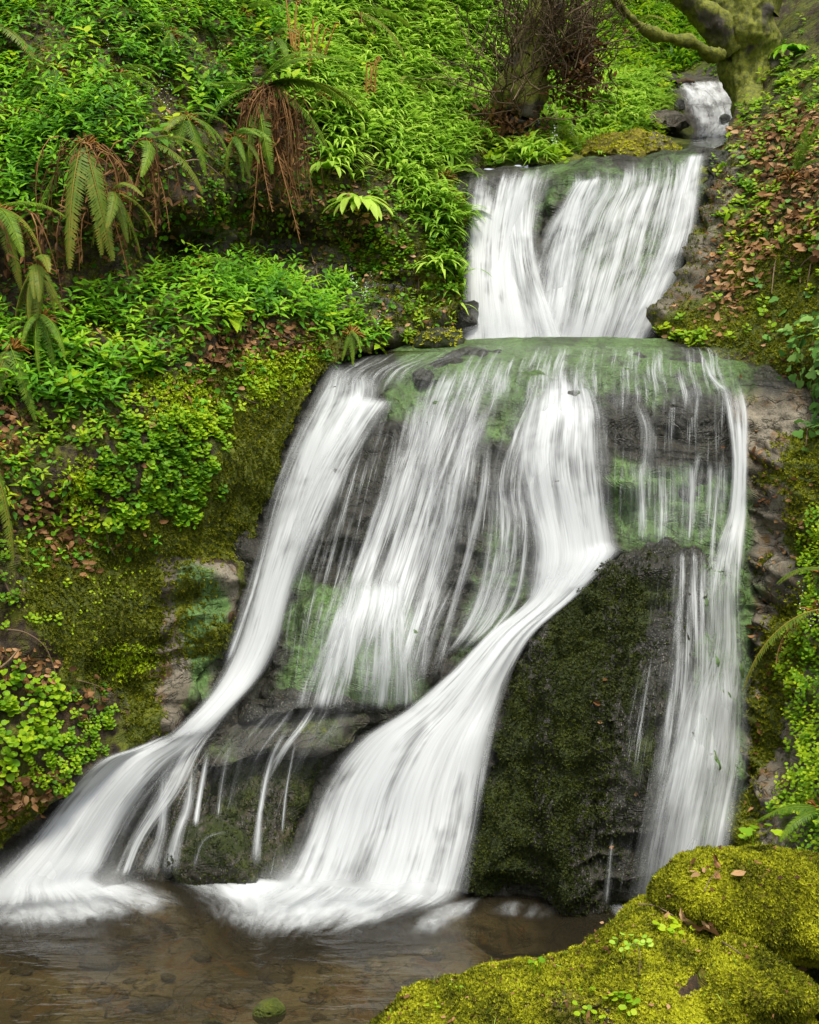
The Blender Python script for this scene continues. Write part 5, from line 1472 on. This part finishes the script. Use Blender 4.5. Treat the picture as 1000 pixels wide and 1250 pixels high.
def fern(px, py, fronds, label, group=None, lift=.12, size=1.12):
    """fronds: (style, shape, azimuth in degrees [0 = to the right, -90 = towards the viewer], length in m)"""
    h = cast(ALLB, px, py)
    base = np.array(h[0]) + np.array(h[1]) * 0 + np.array([0, -lift, 0])
    e = empty('fern', base, label, 'fern', group)
    c = bpy.data.objects.new('crown', CROWN[px % 3]); link(c, e)
    for i, (st_, shp, az, L) in enumerate(fronds):
        me = FR[st_, shp, i % 2]
        o = bpy.data.objects.new('dead_frond' if st_ == 'b' else 'frond', me)
        link(o, e)
        o.rotation_euler = (random.uniform(-.35, .35), 0, math.radians(az))
        if st_ != 'b': o.location = (0, -.07, .03)
        o.scale = (L * size, L * size * (.74 if L > .6 else .9), L * size)
    return e

fern(112, 185, [('o', 3, -100, .85), ('o', 3, -70, .80), ('b', 3, -60, .85), ('b', 3, -85, .6), ('b', 2, -30, .5), ('b', 3, -150, .55), ('g', 3, -125, .7), ('o', 3, -50, .75), ('b', 1, 160, .45), ('b', 3, -110, .8)],
     'old fern with orange crown and long green and brown fronds hanging down at left')
fern(185, 188, [('o', 2, -20, .5), ('o', 2, 10, .48), ('b', 3, -60, .6), ('b', 3, -90, .5), ('b', 3, -40, .55), ('o', 1, -5, .45), ('g', 2, -60, .5)],
     'fern drooping to the right beside the orange crowned fern')
fern(325, 135, [('b', 3, -90, .80), ('b', 3, -70, .85), ('b', 3, -110, .75), ('b', 3, -60, .7), ('b', 3, -130, .7), ('b', 3, -80, .9), ('b', 3, -100, .65), ('b', 3, -45, .6), ('b', 3, -150, .55), ('b', 3, -95, .85), ('b', 3, -75, .7),
                ('g', 1, -15, .55), ('g', 1, -4, .62), ('g', 0, -8, .55), ('g', 0, -30, .5), ('g', 2, -165, .42), ('g', 1, -172, .45), ('g', 2, -150, .45), ('g', 3, -140, .42), ('o', 1, -10, .6), ('g', 3, -105, .55), ('g', 3, -120, .5), ('g', 2, -20, .5)],
     'large fern with a brown skirt of dead fronds above the dark overhang', lift=.38, size=1.5)
fern(10, 268, [('g', 2, -60, .5), ('o', 2, -20, .45), ('o', 3, -110, .8), ('g', 3, -80, .75), ('b', 3, -90, .7), ('b', 3, -60, .6), ('b', 2, -30, .45), ('g', 1, 0, .5), ('b', 3, -130, .8), ('o', 3, -50, .5), ('g', 3, -100, .6)],
     'wide fern with fallen brown stalks at the left edge above the terrace')
fern(25, 430, [('o', 3, -90, .5), ('g', 3, -60, .45), ('o', 3, -120, .5)], 'small fern hanging beside the terrace herbs at the left edge')
fern(-5, 545, [('g', 3, -50, .70), ('o', 3, -30, .62), ('g', 3, -80, .55)], 'dark fern frond hanging over leaf litter at the left edge')
fern(130, 112, [('g', 1, -5, .42), ('g', 2, -25, .40), ('g', 3, -80, .42), ('o', 2, -150, .4)], 'small green fern in the herbs above the orange crowned fern')
fern(75, 95, [('g', 3, -80, .5), ('g', 3, -110, .45), ('o', 2, -160, .4)], 'fern hanging among white flowers at upper left')
fern(150, 100, [('g', 1, -10, .34), ('g', 1, 12, .30)], 'two flat light fronds in the upper left herbs')
fern(-5, 45, [('b', 2, -20, .6), ('b', 2, 0, .55), ('b', 1, 15, .6), ('o', 2, -40, .6), ('o', 2, -10, .55), ('b', 3, -60, .6)], 'dull brown fern in the shaded upper left corner')
fern(250, 330, [('g', 1, 5, .38), ('g', 1, 25, .36), ('g', 2, -10, .36)], 'pale fern arching over the terrace herbs')
fern(430, 28, [('o', 3, -95, .9), ('g', 2, -150, .6), ('o', 2, -20, .7), ('g', 3, -60, .9), ('o', 3, -120, .8), ('g', 1, 175, .6), ('b', 3, -80, .6), ('g', 1, 0, .6)], 'tall drooping fern near the top of the slope')
fern(300, 25, [('g', 0, -60, .5), ('g', 1, -150, .5), ('g', 1, -20, .5)], 'pale fern at the top of the herb bank')
fern(470, 70, [('o', 3, -90, .8), ('o', 3, -60, .8), ('g', 3, -110, .7), ('b', 3, -100, .8)], 'fern hanging beside the thin dark stem on the slope')
fern(430, 412, [('g', 3, -80, .25), ('g', 2, -60, .22), ('g', 3, -110, .22)], 'small fern tucked beside the lip of the lower falls')
fern(960, 222, [('g', 4, -70, .38), ('g', 4, -110, .40), ('g', 0, -20, .3)], 'small upright yellow green fern on the right bank')
fern(988, 745, [('o', 2, 188, .62), ('b', 2, -170, .40)], 'single frond with a brown tip reaching left over the tan rock wall')
fern(992, 985, [('g', 1, 175, .34), ('g', 1, -150, .32), ('g', 2, -120, .28), ('g', 1, 150, .3)], 'fresh green fern at the right edge above the boulders')
fern(1000, 700, [('o', 1, 185, .3), ('g', 1, 160, .3)], 'small fern at the right edge above the round leaved plants')
fern(545, 222, [('g', 1, -160, .3), ('g', 1, -20, .35)], 'little fern among dead leaves left of the upper lip')
fern(760, 45, [('o', 0, -120, 1.0), ('o', 1, -60, .9), ('b', 2, -90, .8)], 'tawny fern in the gully under the mossy branch')
def skirt(e, n, L, seed, wide=.16, x0=0.0):
    r = np.random.default_rng(seed)
    a = Acc()
    for k in range(n):
        m = 7
        p = np.array([x0 + r.normal(0, wide * .35), r.normal(-.02, .04), r.normal(.02, .03)])
        d = unit(np.array([r.normal(0, .5), -.5, .2]))
        pts = [p]
        ln = L * r.uniform(.5, 1.1)
        for i in range(m):
            d = unit(d + np.array([r.normal(0, .12), .08, -.75]))
            pts.append(pts[-1] + d * ln / m)
        V, Fc = tube(pts, np.linspace(.0055, .002, m + 1), 3)
        a.raw(V, Fc, r.random())
        q = np.array(pts)[r.integers(2, m + 1, 6)]
        a.add(lance_t(.25), q, unit(np.stack([r.normal(0, 1, 6), r.normal(-.3, .3, 6), r.normal(-.8, .4, 6)], -1)), unit(r.normal(0, 1, (6, 3))), r.uniform(.04, .09, 6), r.random())
    o = a.build('dead_stalks', M['dead'], None, 'stuff', e)
FERNS = {o['label'][:24]: o for o in bpy.data.objects if o.get('category') == 'fern'}
for key, n_, L_, wd_, x_ in (('large fern with a brown s', 170, .95, .24, .06), ('old fern with orange crow', 30, .7, .3, 0), ('fern drooping to the righ', 22, .6, .3, -.05), ('wide fern with fallen bro', 26, .7, .5, .1), ('tall drooping fern near t', 16, .7, .3, 0)):
    skirt(FERNS[key[:24]], n_, L_, 700 + n_, wd_, x_)
for (px_, py_, sty, lab) in ((235, 158, 'g', 'green fern half hidden under the herbs above the dark overhang'), (60, 335, 'o', 'drooping fern under the wide one at the left edge'), (62, 395, 'g', 'fern hanging in front of the terrace herbs at far left'),
                             (338, 62, 'g', 'fern below the top edge near the tall orange shoots'), (215, 55, 'g', 'fern rising out of the dark upper herbs'), (505, 118, 'o', 'fern lying on the strap leaved slope'), (292, 182, 'g', 'fern left of the brown skirt above the dark overhang'),
                             (150, 250, 'o', 'hanging fern between the orange crowned fern and its neighbour'), (395, 130, 'g', 'fern right of the brown skirt with long arching fronds'), (18, 150, 'b', 'withered fern in the dark upper left hollow')):
    rr_ = np.random.default_rng(px_ + py_)
    fern(px_, py_, [(sty if rr_.random() < .75 else 'o', int(rr_.choice([1, 2, 3, 3])), rr_.uniform(-190, 15), rr_.uniform(.30, .50)) for _ in range(10)], lab, lift=.16, size=1.0)
# croziers: upright orange young fronds
def croziers(px, py, n, label, s=1.0):
    h = cast(ALLB, px, py)
    e = empty('fern', np.array(h[0]) + np.array([0, -.05, 0]), label, 'fern')
    for k in range(n):
        r = np.random.default_rng(600 + k + px)
        m = 12
        t = np.linspace(0, 1, m)
        lean_ = r.normal(0, .12, 2)
        pts = np.stack([lean_[0] * t * .4 + r.normal(0, .05), lean_[1] * t * .4 + r.normal(0, .03), t * .45 * s * r.uniform(.7, 1.1)], -1)
        ca = np.linspace(0, 4.5, 9)
        cur = pts[-1] + np.stack([.025 * (1 - np.cos(ca)) * (1 - ca / 9), 0 * ca, .025 * np.sin(ca) * (1 - ca / 9)], -1)
        pts = np.vstack([pts, cur[1:]])
        a = Acc()
        V, Fc = tube(pts, np.linspace(.009, .006, len(pts)), 5)
        a.raw(V, Fc, .75)
        for q in np.linspace(.25, .98, 22):
            x = pts[int(q * 11)]
            for sg in (-1, 1):
                a.add(lance_t(.4), x[None], np.array([[sg, -.2, .5 + .3 * q]]), np.array([[0, -1.0, .2]]), .05 * s * (1.15 - q), .9)
        o = bpy.data.objects.new('young_frond', a.mesh('young_frond', M['stalk'])); link(o, e)
croziers(365, 95, 4, 'cluster of tall orange young fern shoots on the slope')
croziers(385, 88, 4, 'orange fern shoots right of the taller cluster', .9)
croziers(448, 132, 4, 'orange fern shoots lower down the slope near the strap leaves', .9)
croziers(352, 60, 2, 'pair of curled fern shoots under the top of the slope', 1.0)

# hart's tongue: plain strap leaves
def tongue(px, py, n, Ls, label, mat, seed, az=(-180, 0), spread=.9):
    h = cast(ALLB, px, py)
    e = empty('fern', np.array(h[0]) + np.array([0, -.05, 0]), label, 'fern')
    r = np.random.default_rng(seed)
    for k in range(n):
        m = 9
        t = np.linspace(0, 1, m)
        e0, e1 = r.uniform(.2, 1.0), r.uniform(-1.5, -.9)
        el = e0 + (e1 - e0) * t ** .7
        st_ = np.stack([np.cos(el), 0 * el, np.sin(el)], -1) / (m - 1)
        pts = np.vstack([[0, 0, 0], np.cumsum(st_[:-1], 0)])
        V, Fc = [], []
        for i in range(m):
            f = t[i]
            wv = .11 * min(1, .2 + f * 4) * (1 - f ** 5) * (1 + .15 * math.sin(i * 2.3 + k))
            up = np.array([-np.sin(el[i]), 0, np.cos(el[i])])
            V += [pts[i] + np.array([0, -wv, 0]) + up * .02, pts[i] - up * .008, pts[i] + np.array([0, wv, 0]) + up * .02]
            if i:
                b = 3 * i
                Fc += [(b - 3, b - 2, b), (b - 2, b + 1, b), (b - 2, b - 1, b + 1), (b - 1, b + 2, b + 1)]
        a = Acc(); a.raw(np.array(V), np.array(Fc), np.clip(.35 + .3 * r.random() + .3 * np.repeat(t, 3), 0, 1))
        o = bpy.data.objects.new('leaf', a.mesh('leaf', mat)); link(o, e)
        L = r.uniform(*Ls)
        o.scale = (L, L, L)
        o.rotation_euler = (r.uniform(-.2, .2), 0, math.radians(az[0] + (az[1] - az[0]) * (k + r.random()) / n))
tongue(437, 250, 15, (.25, .42), 'pale plain leaved fern fanning out above the dark rock', M['strap'], 1, (-200, 20))
tongue(268, 120, 16, (.20, .30), 'dark glossy plain leaved fern left of the brown skirted fern', M['herb'], 2, (-200, 20))
tongue(400, 208, 8, (.18, .28), 'small plain leaved fern on the slope below the brown skirted fern', M['strap'], 3, (-180, 0))
tongue(965, 65, 12, (.25, .40), 'plain leaved fern on the right bank beside the tree', M['herb'], 4, (-200, 20))

# ---------------------------------------------------------------- tree, shrub, twigs
def limb(name, pts, rad, parent, mat, mossv=.6, sides=14, wob=.03, freq=2.5, sub=8, seed=0):
    pts = catmull(np.asarray(pts, float), (len(pts) - 1) * sub + 1)
    rad = catmull(np.asarray(rad, float)[:, None], len(pts))[:, 0]
    V, Fc = tube(pts, rad, sides)
    c = np.repeat(pts, sides, 0)
    n = unit(V - c)
    V = V + n * ((fbm(V, freq, 4, .5, seed) + .55 * fbm(V * np.array([4.5, 4.5, .9]), freq * .8, 3, .6, seed + 9, True) - .2) * wob)[:, None] * np.repeat(rad / max(rad), sides)[:, None]
    return mesh_obj(name, V, Fc, mat, parent, attrs=dict(moss=np.clip(mossv + .12 + .4 * n[:, 2] - .2 * n[:, 0] + .45 * fbm(V, 3.2, 3, .55, seed + 50), 0, 1)))

tb = P(905, 165, 11.9)
tree = empty('tree', tb, 'leaning moss covered tree with a low left branch beside the topmost cascade', 'tree')
q = lambda px, py, d: P(px, py, d)
TRK = [q(905, 215, 11.6), q(915, 160, 11.8), q(914, 120, 11.9), q(910, 80, 12.0), q(910, 40, 12.0), q(908, 0, 12.0), q(915, -70, 12.0), q(925, -200, 12.1), q(935, -420, 12.3)]
off_parent(limb('trunk', TRK, [.19, .17, .18, .26, .31, .30, .25, .20, .15], tree, M['bark'], .55, 72, .055, 3.4, 20, 1))
off_parent(limb('limb', [q(893, 62, 11.9), q(872, 32, 11.8), q(848, 8, 11.7), q(815, -25, 11.6), q(770, -90, 11.5), q(730, -180, 11.4)], [.15, .155, .13, .11, .085, .06], tree, M['bark'], .7, 40, .03, 4.2, 14, 2))
off_parent(limb('branch', [q(884, 66, 11.7), q(868, 66, 11.6), q(845, 52, 11.5), q(815, 46, 11.4), q(790, 38, 11.3), q(770, 22, 11.2), q(755, 5, 11.1), q(735, -20, 11.0), q(715, -50, 10.9)], [.05, .06, .055, .05, .045, .04, .03, .02, .01], tree, M['bark'], .9, 10, .03, 5, 8, 3))
off_parent(limb('branch', [q(925, 10, 12.0), q(950, -40, 11.9), q(990, -120, 11.8), q(1040, -240, 11.7)], [.20, .15, .11, .06], tree, M['bark'], 1.0, 14, .05, 3, 8, 4))
off_parent(limb('root', [q(915, 20, 12.1), q(930, 55, 12.1), q(945, 85, 12.0), q(958, 115, 11.9), q(972, 150, 11.7)], [.10, .15, .14, .12, .07], tree, M['bark'], .5, 30, .03, 4, 12, 5))
off_parent(limb('root', [q(915, 110, 11.9), q(916, 150, 11.5), q(910, 190, 11.1), q(902, 225, 10.6)], [.16, .14, .10, .05], tree, M['bark'], .55, 30, .03, 4, 12, 6))

def twiggy(rootpx, n, depth, spread, length, acc, r, r0=.010):
    for k in range(n):
        px0, py0 = rootpx[0] + r.normal(0, 16), rootpx[1] + r.normal(0, 22)
        p = P(px0, py0, depth + r.normal(0, .15))
        d = unit(np.array([r.normal(.05, .55), r.normal(-.2, .4), r.uniform(.2, 1.0)]))
        m = 9
        pts = [p]
        for i in range(m):
            d = unit(d + r.normal(0, .22, 3) + np.array([.02, 0, .04]))
            pts.append(pts[-1] + d * length * r.uniform(.7, 1.3) / m)
        V, Fc = tube(pts, np.linspace(r0 * r.uniform(.5, 1.2), .003, m + 1), 4)
        acc.raw(V, Fc, r.random())
        for j in range(4):
            i0 = r.integers(2, m)
            dd = unit(d + r.normal(0, .7, 3))
            q_ = [np.array(pts[i0])]
            for i in range(5):
                dd = unit(dd + r.normal(0, .25, 3)); q_.append(q_[-1] + dd * length * .09)
            V, Fc = tube(q_, np.linspace(.005, .002, 6), 3)
            acc.raw(V, Fc, r.random())
shrub = empty('shrub', P(640, 160, 11.3), 'dark leafless shrub of tangled brown twigs growing from a mossy stump', 'shrub')
off_parent(limb('stump', [q(618, 175, 11.25), q(630, 130, 11.1), q(645, 80, 11.05), q(660, 30, 11.0), q(668, -20, 11.0), q(672, -110, 11.0)], [.20, .22, .17, .14, .12, .07], shrub, M['bark'], .55, 36, .07, 2.5, 14, 9))
r = np.random.default_rng(77)
for nm, rt, n_, dp, ln in (('branches', (630, 130), 38, 10.9, .9), ('branches', (700, 75), 70, 10.95, .62), ('branches', (692, 15), 42, 10.9, .7), ('branches', (640, 55), 32, 10.85, .75)):
    a = Acc(); twiggy(rt, n_, dp, 1, ln, a, r)
    o = a.build(nm, M['twig'], None, 'stuff', shrub); off_parent(o)
a = Acc()
pp = np.stack([r.normal(705, 16, 900), r.normal(80, 24, 900)], -1)
a.add(litter_t(5), P(pp[:, 0], pp[:, 1], r.normal(11.0, .15, 900)), unit(r.normal(0, 1, (900, 3))), unit(r.normal(0, 1, (900, 3))), r.uniform(.04, .07, 900), r.uniform(0, .6, 900))
pp = np.stack([r.normal(622, 22, 700), r.normal(150, 14, 700)], -1)
a.add(litter_t(6), P(pp[:, 0], pp[:, 1], r.normal(11.0, .12, 700)), unit(r.normal(0, 1, (700, 3))), unit(r.normal(0, 1, (700, 3))), r.uniform(.04, .07, 700), r.uniform(0, .6, 700))
off_parent(a.build('dead_leaves', M['dead'], None, 'stuff', shrub))

def twig(pxs, label, rad=.006, name='twig', off=.03, mat='twig', cat='twig', tint=.7, sag=0.0):
    pts = []
    for px, py in pxs:
        h = cast(ALLB, px, py)
        pts.append(np.array(h[0]) - unit(np.array(h[0]) - np.array([0, 0, H])) * off)
    pts = catmull(np.array(pts), len(pts) * 5)
    V, Fc = tube(pts, np.linspace(rad, rad * .45, len(pts)), 6)
    o = mesh_obj(name, V, Fc, M[mat], attrs=dict(tint=np.full(len(V), tint), moss=np.full(len(V), .5)))
    return tagit(o, label, cat)
twig([(465, 22), (470, 50), (476, 82)], 'thin dark upright stem on the upper slope', .03, 'stem', .15, cat='stem', tint=.2)
twig([(445, 5), (480, 22), (520, 45), (548, 52)], 'mossy log lying near the top of the slope', .07, 'log', .1, 'bark', 'log')
twig([(822, 103), (835, 99), (848, 100)], 'short dark log lying across the topmost cascade', .06, 'log', .1, 'twig', 'log', .2)
twig([(0, 768), (30, 772), (55, 790), (68, 822)], 'curved bare twig arching over leaf litter at lower left', .006)
twig([(0, 815), (12, 805), (22, 793)], 'short pale broken twig at the left edge', .007, tint=1)
twig([(92, 830), (115, 836), (140, 848)], 'thin straight twig lying on leaf litter', .005, tint=.9)
twig([(116, 838), (112, 870), (98, 905)], 'bent dark twig standing by the small plants at lower left', .005, tint=.4)
twig([(0, 695), (10, 720), (22, 735)], 'grey twig leaning at the left edge below the fern', .008, tint=.8)
twig([(130, 648), (133, 665), (140, 678)], 'hooked twig hanging over the moss', .004)
twig([(380, 310), (386, 330), (392, 350)], 'dry stalk standing on the terrace under the overhang', .005, tint=.9)
twig([(283, 475), (305, 490), (320, 492)], 'dark stick on the bright moss near the lip', .008, tint=.2)
twig([(345, 410), (365, 418), (385, 415)], 'reddish stick on leaf litter near the lip', .009, tint=.3)
twig([(950, 300), (945, 330), (942, 358)], 'pale root hanging on the right bank', .008, tint=1)
twig([(995, 310), (978, 325), (977, 345)], 'arched root on the mossy right bank', .008, tint=.8)
twig([(990, 322), (986, 345), (984, 360)], 'short root hanging beside the arched one', .006, tint=.8)
twig([(925, 305), (920, 330), (926, 350)], 'dark forked twig among leaves on the right bank', .006, tint=.1)
twig([(984, 545), (987, 510), (990, 470)], 'thin bare vine stem hanging under the ivy', .005, tint=.8)
twig([(510, 330), (512, 365), (510, 410)], 'thin dry stalk hanging beside the upper falls', .004, tint=.7)
twig([(780, 1104), (800, 1106), (822, 1118)], 'thin twig lying in the notch between the two boulders', .005)
twig([(870, 1145), (885, 1152), (905, 1165)], 'brown twig among dead leaves in the notch of the boulders', .005)
twig([(766, 1155), (780, 1155), (781, 1190)], 'thin stalk on the broad boulder near yellow leaves', .0025, tint=.9)
twig([(860, 1088), (868, 1072), (880, 1062)], 'thin stalk on the rounded boulder near dead leaves', .0025, tint=.9)
twig([(200, 208), (240, 195), (270, 215)], 'bare grey twig on the bank beside the orange crowned fern', .008, tint=.9, off=.12)

# ---------------------------------------------------------------- single leaves on rocks, small plants on the boulders
lit_m = [Acc() for _ in range(4)]
LIT = []
for k, a in enumerate(lit_m):
    a.add(litter_t(k + 10), np.zeros((1, 3)), np.array([[0, 1.0, 0]]), UP[None], 1.0, [.35, .6, .85, .95][k]); LIT.append(a.mesh('fallen_leaf', M['litter'], False))
def fallen(px, py, size, k, label, group):
    h = cast(ALLB, px, py)
    o = bpy.data.objects.new('fallen_leaf', LIT[k % 4])
    n = Vector(h[1]); n = -n if n.y > 0 else n
    o.location = h[0] + n * (.024 if py > 1020 else .012)
    o.rotation_mode = 'QUATERNION'
    o.rotation_quaternion = (n + Vector(np.random.default_rng(px * 7 + py).normal(0, .2, 3))).to_track_quat('Z', 'Y') @ Matrix.Rotation(px * 1.7 + py, 4, 'Z').to_quaternion()
    o.scale = (size,) * 3
    link(o); tagit(o, label, 'leaf', group)
G1 = 'dead leaves in the notch of the boulders'
for k, (px, py) in enumerate([(822, 1112), (828, 1116), (836, 1114), (846, 1124), (858, 1128), (866, 1130), (872, 1136), (878, 1142), (884, 1146), (870, 1146), (862, 1138), (852, 1134), (818, 1120), (812, 1122), (842, 1120)]):
    fallen(px, py, (.06, .085, .05)[k % 3] * (.85 + .3 * ((k * 7) % 5) / 5), k + 1, ('brown dead beech leaf at the left end of the notch between the golden boulders' if px < 840 else 'brown dead beech leaf at the right end of the notch between the golden boulders' if px > 868 else 'brown dead beech leaf mid notch behind the round green leaves on the boulders'), G1 + (', left end' if px < 840 else ', right end' if px > 868 else ', middle'))
G2 = 'dead leaves on top of the rounded boulder'
for k, (px, py) in enumerate([(866, 1062), (872, 1066), (860, 1070), (855, 1074), (876, 1056), (880, 1062), (850, 1068), (868, 1074), (846, 1062)]):
    fallen(px, py, (.032, .04)[k % 2], k, 'small dead leaf on top of the rounded golden boulder', G2)
fallen(910, 1068, .06, 2, 'pale curled leaf alone on the right of the rounded boulder', None)
fallen(976, 1186, .055, 2, 'orange dead leaf in the dark gap under the rounded boulder', None)
fallen(716, 1236, .06, 1, 'brown leaf among small green plants at the front of the broad boulder', None)
fallen(745, 1168, .04, 0, 'reddish leaf among yellow round leaves on the broad boulder', None)
fallen(676, 1200, .03, 0, 'dark leaf beside the lone green sprout on the broad boulder', None)
fallen(733, 860, .05, 0, 'red leaf stuck on the dark buttress', None)
fallen(740, 830, .035, 0, 'small red leaf above its larger twin on the dark buttress', None)
fallen(748, 1036, .035, 1, 'reddish leaf low on the dark buttress', None)
fallen(776, 965, .04, 3, 'yellow leaf stuck on the dark buttress', None)
for k, (px, py) in enumerate([(720, 690), (716, 700), (712, 778), (735, 882)]):
    fallen(px, py, .03, k, 'small pale leaf speck on the dark buttress', 'leaf specks on the dark buttress')
fallen(878, 548, .035, 0, 'orange leaf on the black pitted rock', None)
fallen(903, 463, .03, 0, 'orange leaf on the wet rock at the right end of the lip', None)

def sprout(px, py, n, L, label, mat, seed, spread=.03, tmpl=None, hgt=.02):
    h = cast(ALLB, px, py)
    base = np.array(h[0])
    e = empty('small_plant', base, label, 'plant')
    r = np.random.default_rng(seed)
    nrm = np.array(h[1]); nrm = nrm if nrm[1] < 0 else -nrm
    for k in range(n):
        an = r.uniform(0, 6.28); rr = spread * math.sqrt(r.random())
        px2, py2 = px + rr * np.cos(an) / base[1] * F, py + .55 * rr * np.sin(an) / base[1] * F
        h2 = cast(ALLB, px2, py2)
        p = np.array(h2[0]) + np.array([0, 0, hgt * r.uniform(.6, 1.3) + .012]) - base
        a = Acc()
        d = unit(np.array([np.cos(an), np.sin(an) - .3, .15]))
        a.add(tmpl or round_t(10, .95, .12), p[None], d[None], unit(np.array([0, -.45, 1]) + r.normal(0, .2, 3))[None], r.uniform(*L), r.uniform(.45, 1))
        root = np.array(h2[0]) - base - nrm * .01
        V, Fc = tube([root, (root + p) / 2 + [0, 0, .004], p], [.0016, .0014, .0012], 4)
        a.raw(V, Fc, .7)
        o = bpy.data.objects.new('leaf', a.mesh('leaf', mat)); link(o, e)
sprout(832, 1136, 22, (.022, .036), 'patch of round green leaves in the notch between the boulders', M['round'], 1, .085)
sprout(770, 1160, 16, (.018, .026), 'patch of yellow round leaves on the broad boulder', M['strap'], 2, .07)
sprout(654, 1190, 7, (.022, .032), 'lone bright green sprout on the left of the broad boulder', M['round'], 3, .03, lance_t(.6), .04)
sprout(735, 1235, 30, (.016, .026), 'spreading green plantlets at the front of the broad boulder', M['round'], 4, .12)
sprout(930, 1030, 9, (.04, .06), 'bright lobed leaves behind the rounded boulder', M['round'], 5, .09, ivy_t(), .05)
sprout(528, 1236, 4, (.014, .02), 'tiny green sprout at the thin end of the broad boulder', M['round'], 6, .02, lance_t(.6))
sprout(555, 1215, 3, (.012, .018), 'tiny pale sprout on the left slope of the broad boulder', M['round'], 7, .02, lance_t(.6))
